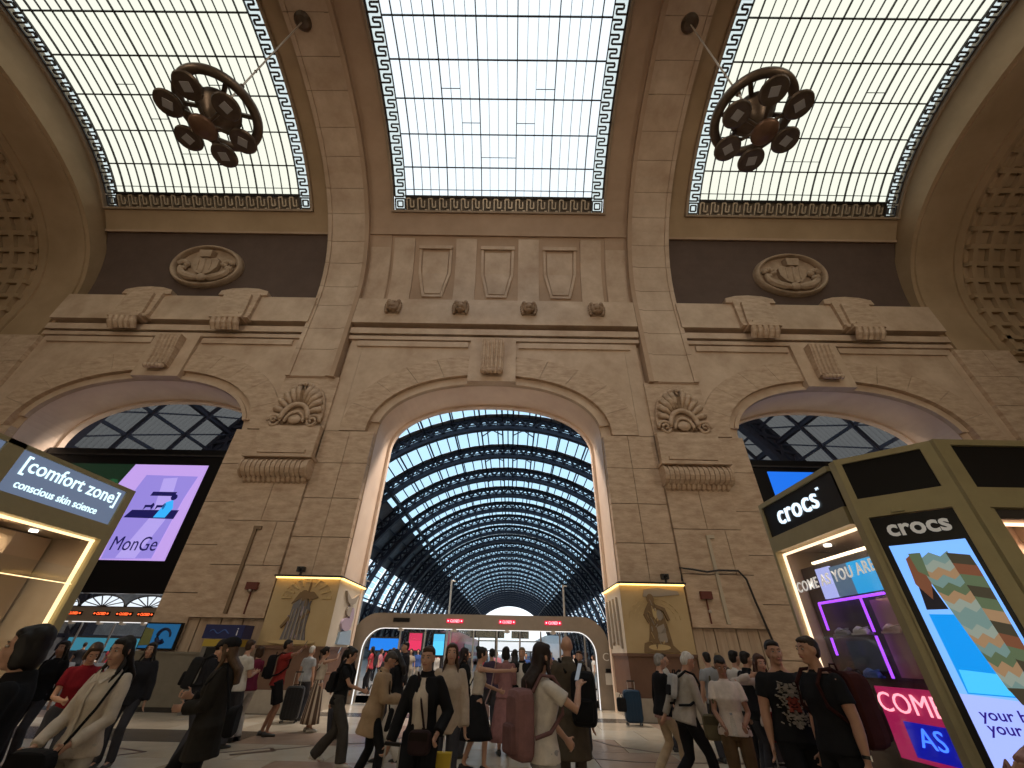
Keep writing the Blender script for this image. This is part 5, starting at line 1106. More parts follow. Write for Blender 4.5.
    # ---- upper garment(s)
    def upper(kind, col, add=0.0, nm=None, mm=None):
        u = MB(); A, z0, fl = {'tee': (0.017, 0.87, 0.022), 'tank': (0.008, 1.0, 0.0), 'tucked': (0.015, 0.98, 0.0), 'long': (0.02, 0.86, 0.02), 'jacket': (0.032, 0.80, 0.015), 'coat': (0.042, 0.50, 0.06), 'midcoat': (0.04, 0.66, 0.04)}[kind]
        A += add
        torso(u, A, z0, 1.445 if kind != 'tank' else 1.37, fl)
        if kind in ('jacket', 'coat', 'midcoat'): limb(u, [U(0, -0.03, 1.42), U(0, -0.02, 1.5)], [0.085, 0.075])
        elif kind != 'tank': limb(u, [U(0, -0.012, 1.40), U(0, -0.006, 1.475)], [0.085, 0.063])
        for s in (-1, 1):
            a0, a1, a2 = arms[s]; q = A
            if kind == 'tank': limb(u, [U(s*0.085, 0.09, 1.33), U(s*0.09, 0.0, 1.47), U(s*0.085, -0.09, 1.33)], [0.018, 0.018, 0.018]); continue
            u.ball(S(a0), (0.042+q*0.7)*k)
            if kind in ('tee', 'tucked'): limb(u, [a0, a0*0.4+a1*0.6], [0.046*bs+q*0.8, 0.050*bs+q*1.1])
            else: limb(u, [a0, (a0+a1)/2, a1, a1*0.5+a2*0.5, a2-(a2-a1).normalized()*0.01], [0.044*bs+q*0.7, 0.046*bs+q*0.8, 0.042+q*0.8, 0.038+q*0.8, 0.033+q*0.8])
        o = u.build(nm or {'tee': 'shirt', 'tank': 'tank_top', 'tucked': 'shirt', 'long': 'sweater', 'jacket': 'jacket', 'coat': 'coat', 'midcoat': 'coat'}[kind], mm or cl(col), root); soften(o, cv, 3, fold if kind != 'tank' else 0)
        return o
    up = upper(*top[:2], mm=top[2] if len(top) > 2 else None)
    if inner:                                  # shirt front showing between open jacket edges
        u = MB(); R_ = []
        A = {'jacket': 0.036, 'coat': 0.046, 'long': 0.024, 'midcoat': 0.044}.get(top[0], 0.03)
        for z, rx, ry, yo in [t_ for t_ in TZ if 0.9 < t_[0] < 1.46]:
            yf = yo+ry*bs+A+0.004; R_.append([S(U(x*min(1, 0.5+0.5*(1.5-z)*4), y, z)) for x, y in ((-0.085, yf-0.026), (0.0, yf+0.006), (0.085, yf-0.026), (0.07, yf-0.06), (-0.07, yf-0.06))])
        u.rings(R_).build('shirt_front', cl(inner), root, smooth=True)
    # ---- shoes
    sm = mat('shoe_%d_%d_%d' % tuple(int(c*255) for c in shoes), shoes, 0.5); t = MB()
    for s in (-1, 1):
        h0, k0, f0, lift = legs[s]; R_ = []
        for y, w_, h in ((-0.075, 0.022, 0.05), (-0.06, 0.036, 0.085), (0.0, 0.04, 0.10), (0.07, 0.046, 0.07), (0.14, 0.046, 0.05), (0.185, 0.03, 0.035)):
            R_.append([S(Vector((f0.x+w_*math.cos(2*math.pi*j/12), f0.y+y, max(0.0, f0.z-0.085)+max(0.0, h*0.5+h*0.5*math.sin(2*math.pi*j/12))+(0.35*lift*(1 if y < 0 else 0))))) for j in range(12)])
        o = MB().rings(R_).build('shoe', sm, root, smooth=True)
    # ---- hair
    hk, hcol = hair[0], hair[1]
    if hk != 'bald':
        t = MB(); hB = lambda x, y, z, rx, ry, rz: t.ball(hpt(x, y, z), rx*k, ry*k, rz*k, 12, 8, M=HM)
        hB(0, -0.026, 0.042, 0.080, 0.090, 0.083); hB(0, -0.045, 0.0, 0.077, 0.07, 0.085)
        hB(0, 0.026, 0.078, 0.062, 0.052, 0.034)
        if hk in ('long', 'bob', 'pony', 'bun'):
            for s in (-1, 1): hB(s*0.068, 0.012, 0.02, 0.018, 0.04, 0.06)
        if hk == 'bob':
            hB(0, -0.05, -0.05, 0.085, 0.06, 0.09)
            for s in (-1, 1): hB(s*0.072, 0.0, -0.05, 0.022, 0.045, 0.07)
        if hk == 'long':
            pts = [hpt(0, -0.05, 0.0), hpt(0, -0.075, -0.09), S(U(0, -0.135*bs-0.02, 1.42)), S(U(0, -0.15*bs-0.02, 1.28))]
            t.tube(pts, [(0.085*k, 0.06*k), (0.09*k, 0.05*k), (0.10*k, 0.042*k), (0.07*k, 0.025*k)], 12, ref=tuple(HM @ Vector((0, 1, 0))))
            for s in (-1, 1): t.tube([hpt(s*0.07, 0.01, 0.0), hpt(s*0.08, 0.0, -0.1), S(U(s*0.095, 0.05, 1.45)), S(U(s*0.10, 0.09, 1.37))], [0.024*k, 0.024*k, 0.02*k, 0.008*k], 8)
        if hk == 'pony': t.tube([hpt(0, -0.1, 0.05), hpt(0, -0.15, 0.02), hpt(0, -0.15, -0.1), hpt(0, -0.12, -0.2)], [0.03*k, 0.035*k, 0.03*k, 0.012*k], 8)
        if hk == 'bun': hB(0, -0.10, 0.09, 0.045, 0.045, 0.045)
        o = t.build('hair', hairm(hcol), root); soften(o, max(0.010, vox), 2, 0.012, TEXH)
    if hk == 'cap' or (len(hair) > 2 and hair[2] == 'cap'):
        t = MB(); t.ball(hpt(0, -0.02, 0.062), 0.09*k, 0.105*k, 0.075*k, 14, 8, M=HM); t.tube([hpt(0, 0.06, 0.055), hpt(0, 0.14, 0.04)], [(0.07*k, 0.012*k), (0.055*k, 0.006*k)], 12, ref=tuple(HM @ Vector((0, 0, 1)))); t.build('cap', cl((0.015, 0.014, 0.016)), root, smooth=True)
    P = dict(root=root, X=X, Y=Y, face=face, k=k, U=lambda x, y, z: S(U(x, y, z)), arms=arms, S=S, legs=legs, hpt=hpt, bs=bs)
    PEOPLE.append(P); return P
def worn(P, name, label, cat, group=None): return thing(name, label, cat, (P['X'], P['Y'], 0), math.radians(P['face']), group)
def rbox(mb, f, hx, hz, depth, n=20, e=0.35, mi=0):
    """rounded slab: f(x, d, z) maps to space, outline in x/z, bulging with depth"""
    R = []
    def ol(sc_):
        out = []
        for j in range(n):
            a = 2*math.pi*j/n; c, s = math.cos(a), math.sin(a); out.append((hx*sc_*math.copysign(abs(c)**e, c), hz*sc_*math.copysign(abs(s)**e, s)))
        return out
    for d_, sc_ in ((0, 0.9), (0.12, 1.0), (0.6, 1.0), (0.88, 0.93), (1.0, 0.75)): R.append([f(x, d_*depth, z) for x, z in ol(sc_)])
    mb.rings(R, True, mi)
def backpack(P, label, col, col2=None, hx=0.15, z0=0.98, z1=1.44, depth=0.17, dx=0.0, yb=-0.13):
    o = worn(P, 'backpack', label, 'backpack', 'backpacks'); U = P['U']; k = P['k']; zc, hz = (z0+z1)/2, (z1-z0)/2
    m1 = cl(col); m2 = cl(col2 or tuple(c*0.7 for c in col)); yb = yb*P['bs']-0.02
    b = MB(); rbox(b, lambda x, d, z: U(dx+x, yb-d, zc+z), hx, hz, depth); b.build('pack', m1, o, smooth=False)
    b = MB(); rbox(b, lambda x, d, z: U(dx+x, yb-depth*0.9-d, zc-hz*0.4+z), hx*0.75, hz*0.42, depth*0.35); b.build('pocket', m2, o)
    b = MB(); b.tube([U(dx-0.04, yb-0.03, z1), U(dx-0.03, yb-0.03, z1+0.05), U(dx+0.03, yb-0.03, z1+0.05), U(dx+0.04, yb-0.03, z1)], 0.009*k, 6); b.build('grab_handle', m2, o)
    for s in (-1, 1):
        b = MB(); b.tube([U(dx*0.4+s*0.09, yb+0.0, z1-0.03), U(s*0.105, -0.06, 1.475), U(s*0.115, 0.06, 1.465), U(s*0.125, 0.145, 1.36), U(s*0.15, 0.13, 1.2), U(s*0.19, -0.02, 1.08), U(s*0.14, yb, 1.04)], (0.026*k, 0.008*k) if False else 0.017*k, 6); b.build('strap', m2, o)
    return o
def handbag(P, label, col, c, hx=0.13, hz=0.1, depth=0.08, strap=None, cat='handbag', strapcol=None, face='y'):
    o = worn(P, 'handbag', label, cat, 'bags carried by travellers'); U = P['U']; k = P['k']; m = cl(col)
    f = (lambda x, d, z: U(c[0]+x, c[1]+d, c[2]+z)) if face == 'y' else (lambda x, d, z: U(c[0]+d, c[1]+x, c[2]+z))
    b = MB(); rbox(b, f, hx, hz, depth, e=0.45); b.build('bag', m, o)
    b = MB(); b.add([f(x, depth*1.02, z) for x, z in ((-hx*0.8, hz*0.2), (hx*0.8, hz*0.2), (hx*0.8, hz*0.85), (-hx*0.8, hz*0.85))], [(0, 1, 2, 3)]); b.build('flap', cl(tuple(v*0.6 for v in col)), o)
    if strap: b = MB(); b.tube([U(*p) for p in strap], 0.012*k, 6); b.build('strap', cl(strapcol or tuple(v*0.7 for v in col)), o)
    return o
def phone(P, s, label, lit=False):
    a0, a1, a2 = P['arms'][s]; d = (a2-a1).normalized(); o = worn(P, 'phone', label, 'phone', 'phones in hands'); c = P['S'](a2+d*0.12+Vector((0, 0.0, 0.05)))
    v = Vector((0, 0.35, 0.93)).normalized(); u = Vector((1, 0, 0)); n = u.cross(v)
    MB().obox(c, u, v, n, 0.036, 0.075, 0.005).build('case', BLACK, o); MB().obox(c+n*0.0055, u, v, n, 0.033, 0.07, 0.001).build('screen', emat('phone_screen', (0.4, 0.45, 0.5), 0.3), o); MB().obox(c-n*0.0065+v*0.05+u*0.018, u, v, n, 0.012, 0.016, 0.002).build('camera_bump', BLACK, o); return o
def suitcase(label, X, Y, rz, col, h=0.62, w=0.42, d=0.26, handle=0.42, hc=None):
    o = thing('suitcase', label, 'suitcase', (X, Y, 0), math.radians(rz), 'suitcases'); m = mat('case_%d_%d_%d' % tuple(int(c*255) for c in col), col, 0.4, var=0.08)
    b = MB(); rbox(b, lambda x, dd, z: Vector((x, dd-d/2, 0.06+h/2+z)), w/2, h/2, d, e=0.3); b.build('shell', m, o)
    b = MB()
    for i in range(5): x = -w*0.36+w*0.18*i; b.box(x-0.012, x+0.012, -d/2-0.006, d/2+0.006, 0.12, h)
    b.build('rib', m, o)
    for a in (-1, 1):
        for c in (-1, 1): MB().lathe([(0.0, -0.015), (0.028, -0.015), (0.028, 0.015), (0.0, 0.015)], (a*w*0.38, c*d*0.32, 0.03), 12, ax='x').build('wheel', BLACK, o)
    if handle:
        b = MB()
        for a in (-1, 1): b.tube([(a*w*0.2, -d*0.3, h), (a*w*0.2, -d*0.3, h+0.06+handle)], 0.009, 6)
        b.build('handle_tube', CHROME, o); MB().tube([(-w*0.22, -d*0.3, h+0.06+handle), (w*0.22, -d*0.3, h+0.06+handle)], 0.016, 8).build('grip', BLACK if not hc else cl(hc), o)
    MB().tube([(-0.08, 0, h+0.05), (-0.07, 0, h+0.085), (0.07, 0, h+0.085), (0.08, 0, h+0.05)], 0.011, 6).build('carry_handle', BLACK, o); return o
BLK, WHT, DRK = (0.012, 0.012, 0.014), (0.62, 0.58, 0.52), (0.02, 0.02, 0.025)
HB, HBR, HG, HW = (0.012, 0.009, 0.008), (0.05, 0.026, 0.014), (0.30, 0.28, 0.26), (0.55, 0.53, 0.50)
N, Mv, F = 0.0105, 0.015, 0.026
# ---- left foreground
p = person('dark bobbed-haired traveller in a black jacket at the left edge', 27, 2.9, 128, 1.71, 'f', hair=('bob', HB), top=('jacket', BLK), vox=N, head=(0, -5), L='bag', R='down')
p = person('woman in a loose white shirt holding a black bag in front', 121, 4.5, 172, 1.69, 'f', hair=('long', HB), top=('long', (0.60, 0.52, 0.43)), bot=('trousers', (0.5, 0.46, 0.4)), vox=N, L=(-0.15, 0.24, 0.97), R=(0.14, 0.26, 0.95), head=(2, -8), fold=0.02, stride=0.12)
U = p['U']                                     # collar and button placket of the loose shirt
for s_ in (-1, 1): MB().add([U(s_*0.012, 0.105, 1.40), U(s_*0.075, 0.055, 1.475), U(s_*0.10, 0.06, 1.445), U(s_*0.06, 0.125, 1.375), U(s_*0.012, 0.115, 1.39), U(s_*0.075, 0.065, 1.467), U(s_*0.10, 0.07, 1.437), U(s_*0.06, 0.135, 1.368)], [(0, 1, 2, 3), (4, 5, 6, 7), (0, 1, 5, 4), (1, 2, 6, 5), (2, 3, 7, 6), (3, 0, 4, 7)]).build('collar', cl((0.62, 0.54, 0.45)), p['root'])
MB().tube([U(0, 0.135, 1.38), U(0, 0.158, 1.27), U(0, 0.142, 1.12), U(0, 0.148, 0.95)], [(0.016, 0.006)]*4, 8, ref=(0, 1, 0)).build('placket', cl((0.64, 0.56, 0.47)), p['root'])
handbag(p, 'large black bag held by the woman in the white shirt', BLK, (0.0, 0.30, 0.76), 0.21, 0.2, 0.1, [(-0.14, 0.3, 0.92), (-0.17, 0.16, 1.2), (-0.13, 0.0, 1.49), (-0.05, -0.15, 1.3)])
p = person('woman in a red top reaching out with a pink wallet', 93, 6.6, -140, 1.66, 'f', lean=14, hair=('bob', HBR), top=('tucked', (0.22, 0.012, 0.022)), vox=Mv, L=(-0.2, 0.5, 1.1), R='phone', head=(10, -20))
w_ = worn(p, 'wallet', 'pink wallet held out by the woman in red', 'wallet'); a = p['arms'][-1][2]; MB().obox(p['S'](a+Vector((0, 0.12, 0.0))), (1, 0, 0), (0, 0.3, 1), (0, 1, -0.3), 0.06, 0.1, 0.012).build('cover', cl((0.5, 0.27, 0.25)), w_); MB().obox(p['S'](a+Vector((0, 0.132, 0.0))), (1, 0, 0), (0, 0.3, 1), (0, 1, -0.3), 0.05, 0.03, 0.004).build('clasp', cl((0.6, 0.4, 0.35)), w_)
person('dark haired woman far left looking out behind the skin care kiosk', 60, 8.4, 190, 1.66, 'f', hair=('long', HB), top=('long', BLK), vox=Mv, skin='b')
person('woman in black glancing past the white shirt', 149, 8.6, 195, 1.67, 'f', hair=('long', HB), top=('jacket', DRK), vox=Mv)
p = person('woman in a long black coat and cap walking left with hands raised', 232, 5.7, 108, 1.74, 'f', lean=3, stride=0.33, hair=('long', (0.10, 0.055, 0.028), 'cap'), top=('midcoat', (0.026, 0.023, 0.020)), bot=('wide', BLK), vox=N, L=(-0.03, 0.27, 1.10), R=(0.08, 0.27, 1.19), fold=0.02, head=(-6, 0))
handbag(p, 'black shoulder bag behind the woman in the long coat', BLK, (-0.28, -0.32, 0.98), 0.16, 0.13, 0.1, [(-0.25, -0.2, 1.08), (-0.19, -0.05, 1.5), (-0.2, 0.1, 1.3)])
p = person('man in black with a backpack standing by the ticket machine', 212, 8.6, -60, 1.74, 'm', lean=8, hair=('short', HB), top=('jacket', DRK), vox=Mv, L='phone', R='chest', head=(0, -18), facial=False)
backpack(p, 'black backpack on the man by the ticket machine', (0.02, 0.02, 0.022))
person('young man in a white shirt seen from behind at the ticket machine', 247, 10.2, -25, 1.76, 'm', hair=('short', HBR), top=('tee', WHT), vox=Mv, facial=False, R='chest', L='chest')
person('woman in a maroon top and white trousers beside the mural', 259, 11.0, 70, 1.66, 'f', hair=('bob', HBR), top=('tee', (0.16, 0.02, 0.05)), bot=('trousers', (0.55, 0.52, 0.5)), vox=Mv, L='chest', R='chest')
p = person('man in a red t-shirt and black shorts photographing', 285, 11.6, -68, 1.80, 'm', hair=('short', HB), top=('tee', (0.30, 0.035, 0.03)), bot=('shorts', BLK), vox=Mv, L='high', R='high', skin='c', stride=0.06)
phone(p, 1, 'phone raised by the man in the red t-shirt')
backpack(p, 'dark backpack on the man in the red t-shirt', BLK)
suitcase('tall black suitcase standing near the striped skirt', -5.75, 13.6, 10, (0.012, 0.012, 0.014), 0.72, 0.46, 0.3, 0.3)
STRIPE = bpy.data.materials.new('striped_cloth'); STRIPE.use_nodes = True
_n = STRIPE.node_tree.nodes; _l = STRIPE.node_tree.links; _t = _n.new('ShaderNodeTexCoord'); _g = _n.new('ShaderNodeMath'); _g.operation = 'ARCTAN2'; _s = _n.new('ShaderNodeSeparateXYZ'); _l.new(_t.outputs['Object'], _s.inputs[0]); _l.new(_s.outputs[0], _g.inputs[0]); _l.new(_s.outputs[1], _g.inputs[1])
_m = _n.new('ShaderNodeMath'); _m.operation = 'MULTIPLY'; _m.inputs[1].default_value = 11.0; _l.new(_g.outputs[0], _m.inputs[0]); _q = _n.new('ShaderNodeMath'); _q.operation = 'SINE'; _l.new(_m.outputs[0], _q.inputs[0])
_r = _n.new('ShaderNodeValToRGB'); _r.color_ramp.elements[0].color = (0.10, 0.055, 0.035, 1); _r.color_ramp.elements[1].color = (0.55, 0.45, 0.34, 1); _r.color_ramp.elements[0].position = 0.2; _r.color_ramp.elements[1].position = 0.35; _l.new(_q.outputs[0], _r.inputs[0]); _l.new(_r.outputs[0], _n['Principled BSDF'].inputs['Base Color'])
p = person('woman in a cream top and long striped skirt holding up a phone', 325, 12.3, -50, 1.68, 'f', hair=('pony', HB), top=('tank', (0.58, 0.5, 0.4)), bot=('long_skirt', (0.3, 0.2, 0.1), 0.16, STRIPE), shoes=(0.6, 0.58, 0.55), vox=Mv, L='phone', R='high')
phone(p, 1, 'phone held up by the woman in the striped skirt')
handbag(p, 'dark crossbody bag of the woman in the striped skirt', (0.03, 0.02, 0.018), (-0.26, 0.02, 0.9), 0.1, 0.08, 0.07, [(-0.2, 0.05, 0.95), (-0.02, 0.14, 1.25), (0.12, 0.02, 1.47), (0.05, -0.14, 1.2)])
person('white haired visitor behind the woman in the striped skirt', 311, 14.0, -20, 1.70, 'm', hair=('short', HW), top=('tee', (0.35, 0.36, 0.38)), vox=F, facial=False)
p = person('ponytailed woman in a black t-shirt striding right with a phone', 348, 9.0, -88, 1.68, 'f', lean=5, stride=0.30, hair=('pony', HB), top=('tee', BLK), bot=('wide', (0.055, 0.05, 0.045)), shoes=(0.6, 0.58, 0.55), vox=Mv, R=(0.12, 0.42, 1.12), L='back', skin='b', head=(0, -12))
phone(p, 1, 'phone in the hand of the striding woman in black')
backpack(p, 'small black backpack on the striding woman', BLK, hx=0.11, z0=1.02, z1=1.34, depth=0.12)
person('dark haired woman partly hidden behind the striding woman', 349, 11.5, 160, 1.70, 'f', hair=('long', HB), top=('long', DRK), vox=F)
p = person('person in a beige jacket bowed over a phone', 383, 7.5, -82, 1.63, 'm', lean=10, stride=0.2, hair=('short', (0.06, 0.05, 0.045)), top=('midcoat', (0.36, 0.25, 0.155)), bot=('trousers', BLK), vox=Mv, L='phone', R='phone', head=(0, -32), skin='b')
phone(p, -1, 'phone read by the person in the beige jacket')
handbag(p, 'black bag hanging in front of the beige jacket', BLK, (0.1, 0.24, 0.9), 0.1, 0.14, 0.07, [(0.08, 0.24, 1.0), (0.1, 0.12, 1.35), (0.1, -0.08, 1.46)])
p = person('long-haired woman in a black top and white trousers walking left', 403, 9.2, 75, 1.68, 'f', lean=12, stride=0.28, hair=('long', HB), top=('long', BLK), bot=('wide', (0.5, 0.46, 0.42)), vox=Mv, head=(0, -20), L='chest', R='fwd', skin='b')
person('dark haired woman facing out at the gate near the beige jacket', 390, 13.2, 180, 1.66, 'f', hair=('long', HB), top=('long', (0.10, 0.09, 0.10)), vox=F)
person('tall man with a pale collar at the left end of the gate', 405, 13.4, 120, 1.84, 'm', hair=('short', HB), top=('jacket', DRK), inner=(0.5, 0.46, 0.42), vox=F)
# ---- middle
p = person('woman in a black cardigan and white shirt pulling a suitcase', 430, 5.45, 172, 1.68, 'f', lean=4, stride=0.15, hair=('short', HBR), top=('jacket', BLK), inner=(0.58, 0.5, 0.42), bot=('wide', BLK), vox=N, R=(0.29, 0.16, 0.86), L=(-0.22, 0.16, 0.98))
handbag(p, 'dark crossbody bag on the woman in the black cardigan', (0.035, 0.02, 0.022), (-0.06, 0.2, 0.92), 0.12, 0.1, 0.08, [(-0.1, 0.22, 1.0), (-0.04, 0.2, 1.2), (0.08, 0.06, 1.48), (0.06, -0.15, 1.25)])
suitcase('dark suitcase with raised steel handle pulled by the cardigan woman', px_x(410, 5.1), 5.05, -20, (0.06, 0.025, 0.025), 0.56, 0.38, 0.24, 0.26)
yb = thing('shopping_bag', 'bright yellow shopping bag beside the cardigan woman', 'shopping bag', (px_x(446, 5.6), 5.7, 0.36)); b_ = MB(); R_ = []
for z, w_, d_ in ((0.0, 0.12, 0.05), (0.36, 0.14, 0.055)): R_.append([(-w_, -d_, z), (w_, -d_, z), (w_, d_, z), (-w_, d_, z)])
b_.rings(R_).build('paper_bag', mat('bag_yellow', (0.60, 0.42, 0.03), 0.5), yb); MB().tube([(-0.06, 0, 0.35), (-0.05, 0, 0.5), (0.05, 0, 0.5), (0.06, 0, 0.35)], 0.006, 6).build('cord', cl(WHT), yb)
p = person('person in a cream jacket just behind the black cardigan', 452, 6.4, 185, 1.72, 'f', hair=('long', HBR), top=('jacket', (0.46, 0.37, 0.29)), vox=Mv, L=(-0.24, 0.1, 0.82))
p = person('woman in a white tank top and long black skirt stretching out an arm', 479, 8.9, -78, 1.72, 'f', hair=('bun', HB), top=('tank', (0.55, 0.48, 0.4)), bot=('long_skirt', BLK, 0.42), shoes=BLK, vox=Mv, R=(0.14, 0.56, 1.42), L=(-0.12, 0.4, 1.1), stride=0.18, lean=4)
handbag(p, 'black strap bag worn by the woman with outstretched arm', BLK, (-0.1, -0.2, 1.0), 0.11, 0.1, 0.07, [(-0.1, -0.16, 1.08), (-0.1, 0.02, 1.47), (-0.02, 0.14, 1.25)])
person('long-haired woman in black right behind the tank top woman', 464, 9.9, -60, 1.70, 'f', hair=('long', (0.02, 0.012, 0.015)), top=('coat', BLK), vox=Mv, facial=False)
p = person('woman in a dusty pink dress seen from behind', 506, 10.2, 10, 1.74, 'f', hair=('bob', HB), top=('long', (0.30, 0.15, 0.15)), bot=('long_skirt', (0.30, 0.15, 0.15), 0.2), vox=Mv, facial=False, L='chest', R='chest')
handbag(p, 'pale pink tote bag hanging beside the pink dress', (0.5, 0.33, 0.3), (-0.42, -0.1, 0.62), 0.1, 0.15, 0.08, [(-0.42, -0.06, 0.75), (-0.3, 0.0, 1.0), (-0.2, 0.05, 1.46)])
person('short fair-haired man in a dark jacket and white collar facing out', 522, 10.8, 165, 1.74, 'm', hair=('short', (0.22, 0.15, 0.08)), top=('jacket', BLK), inner=WHT, vox=Mv)
person('dark-haired traveller between the tank top and pink dress', 492, 12.4, 20, 1.72, 'm', hair=('short', HB), top=('tee', (0.06, 0.04, 0.07)), vox=F, facial=False)
person('traveller in dark clothes right of the pink dress near the gate', 515, 13.0, 0, 1.72, 'f', hair=('long', HB), top=('long', BLK), vox=F, facial=False)
p = person('long-haired woman in a white t-shirt holding a phone up', 541, 4.6, -66, 1.71, 'f', hair=('long', (0.022, 0.012, 0.010)), top=('tee', (0.66, 0.60, 0.54)), bot=('trousers', (0.35, 0.33, 0.32)), vox=N, R=(0.10, 0.34, 1.38), L=(-0.18, 0.34, 0.98), facial=True, head=(6, 0))
phone(p, 1, 'phone held up by the woman in the white t-shirt')
backpack(p, 'dusty pink backpack on the woman in the white t-shirt', (0.24, 0.125, 0.125), hx=0.14, z0=0.88, z1=1.38, depth=0.17)
p = person('tall bald man in a long grey-brown coat seen from behind', 567, 6.75, -12, 1.84, 'm', hair=('bald', HB), top=('coat', (0.085, 0.068, 0.05)), bot=('trousers', (0.09, 0.07, 0.055)), vox=Mv, facial=False)
backpack(p, 'bulky black backpack slung on the tall man in the coat', BLK, dx=0.2, hx=0.15, z0=0.82, z1=1.36, depth=0.2)
person('bearded man peering past the tall man in the coat', 579, 10.4, 165, 1.70, 'm', hair=('short', HBR), top=('tee', (0.25, 0.22, 0.2)), vox=F)
# ---- right
p = person('grey-haired man in a black jacket and beige trousers walking right', 655, 8.4, -80, 1.68, 'm', lean=5, stride=0.22, hair=('short', HG), top=('long', BLK), bot=('trousers', (0.44, 0.33, 0.22)), shoes=(0.1, 0.07, 0.05), vox=Mv, R='fwd', L='down')
U = p['U']; R_ = []
for z, a in ((0.82, 0.0), (0.87, 0.004)): R_.append([U((0.185+a)*math.cos(2*math.pi*j/24), (0.135+a)*math.sin(2*math.pi*j/24), z) for j in range(24)])
MB().rings(R_).build('shirt_hem', cl((0.5, 0.30, 0.27)), p['root'], smooth=True)
person('bespectacled woman glimpsed between the two walking men', 662, 11.0, -100, 1.68, 'f', hair=('short', HBR), top=('tee', (0.5, 0.48, 0.45)), vox=F)
p = person('white-haired man in a grey sweater striding right with bent head', 675, 7.4, -85, 1.74, 'm', lean=14, stride=0.33, hair=('short', HW), top=('long', (0.36, 0.32, 0.28)), bot=('trousers', BLK), shoes=(0.05, 0.04, 0.035), vox=Mv, R='fwd', L='back', head=(0, -12), skin='b', stout=1.08)
backpack(p, 'white and black daypack on the man in the grey sweater', (0.4, 0.4, 0.4), BLK, hx=0.1, z0=1.1, z1=1.4, depth=0.09)
p = person('dark-haired woman in a white v-neck t-shirt and brown trousers', 718, 6.5, 160, 1.64, 'f', hair=('short', HB), top=('tee', (0.62, 0.54, 0.49)), bot=('trousers', (0.10, 0.062, 0.032)), vox=N, R='bag', L=(-0.12, 0.25, 1.0), head=(8, -26), skin='c', stout=1.07)
handbag(p, 'khaki bag over the shoulder of the white t-shirt woman', (0.12, 0.10, 0.06), (0.26, -0.2, 0.92), 0.12, 0.14, 0.1, [(0.26, -0.15, 1.05), (0.17, -0.04, 1.49), (0.2, 0.1, 1.2)])
w_ = worn(p, 'water_bottle', 'small bottle in the hands of the white t-shirt woman', 'bottle'); c_ = p['U'](0.02, 0.34, 1.0); MB().lathe([(0.0, -0.09), (0.03, -0.09), (0.03, 0.05), (0.013, 0.08), (0.013, 0.1), (0, 0.1)], c_, 12).build('bottle', CLEAR, w_, smooth=True); MB().lathe([(0.015, 0.1), (0.015, 0.12), (0, 0.12)], c_, 10).build('cap', cl((0.3, 0.3, 0.35)), w_)
person('dark-haired man in a grey shirt behind the white t-shirt woman', 706, 10.0, 10, 1.72, 'm', hair=('short', HB), top=('tee', (0.30, 0.31, 0.33)), vox=F, facial=False)
person('blond traveller standing against the marble dado', 717, 12.0, -20, 1.74, 'm', hair=('short', (0.30, 0.2, 0.1)), top=('long', (0.12, 0.10, 0.08)), vox=F, facial=False)
person('dark-haired man in a white shirt among the group on the right', 733, 8.8, -70, 1.74, 'm', hair=('short', HB), top=('tee', (0.6, 0.56, 0.52)), vox=Mv, L='chest', R='chest')
person('man in a black jacket close behind the group on the right', 744, 8.3, -75, 1.72, 'm', hair=('short', HB), top=('jacket', BLK), vox=Mv, head=(0, -10))
p = person('brown-haired woman in a white top with raised hand', 757, 7.2, 175, 1.68, 'f', hair=('long', (0.06, 0.022, 0.012)), top=('long', (0.58, 0.5, 0.45)), bot=('trousers', (0.05, 0.04, 0.04)), vox=Mv, R=(0.22, 0.1, 1.45), L='hip', head=(6, -8))
handbag(p, 'dark red crossbody bag of the woman in the white top', (0.16, 0.015, 0.02), (0.05, 0.2, 0.95), 0.12, 0.1, 0.08, [(0.08, 0.2, 1.04), (0.0, 0.17, 1.25), (-0.1, 0.04, 1.48), (-0.08, -0.13, 1.2)])
PRINT = mat('printed_tee', (0.012, 0.012, 0.013), 0.85, spec=0.1)
p = person('broad man in a black t-shirt with a pale graphic print', 774, 5.5, 168, 1.80, 'm', hair=('short', HB), top=('tee', (0.012, 0.012, 0.013)), bot=('trousers', BLK), vox=N, L='down', R='down', stout=1.15, skin='b')
U = p['U']; b_ = MB(); random.seed(3)
for i in range(130):                           # crest-like print of fine strokes on the chest
    z = random.uniform(1.0, 1.36); x = abs(random.gauss(0, 0.045+0.03*math.sin((z-1.0)/0.36*math.pi))); ln_ = random.uniform(0.012, 0.034); wd_ = random.uniform(0.0025, 0.006); an_ = random.uniform(0, math.pi)
    for sx in (-1, 1):
        ybase = 0.155*p['bs']+0.02-1.2*x*x; c2_, s2_ = math.cos(an_), math.sin(an_)
        q = [U(sx*(x+a*ln_*c2_/2-b*wd_*s2_), ybase, z+a*ln_*s2_/2+b*wd_*c2_) for a, b in ((-1, -1), (1, -1), (1, 1), (-1, 1))]
        q2 = [v+Vector((0, -0.04, 0)) for v in q]; b_.add(q+q2, [(0, 1, 2, 3), (0, 1, 5, 4), (1, 2, 6, 5), (2, 3, 7, 6), (3, 0, 4, 7)], 1 if (abs(z-1.18) < 0.06 and x < 0.05) else 0)
b_.build('chest_print', [mat('print_ink', (0.30, 0.26, 0.22), 0.8), mat('print_ink_red', (0.32, 0.06, 0.04), 0.8)], p['root'], kind='stuff')
suitcase('black suitcase with red grip beside the printed t-shirt man', px_x(757, 5.6), 5.75, 15, BLK, 0.6, 0.4, 0.25, 0.22, (0.3, 0.02, 0.02))
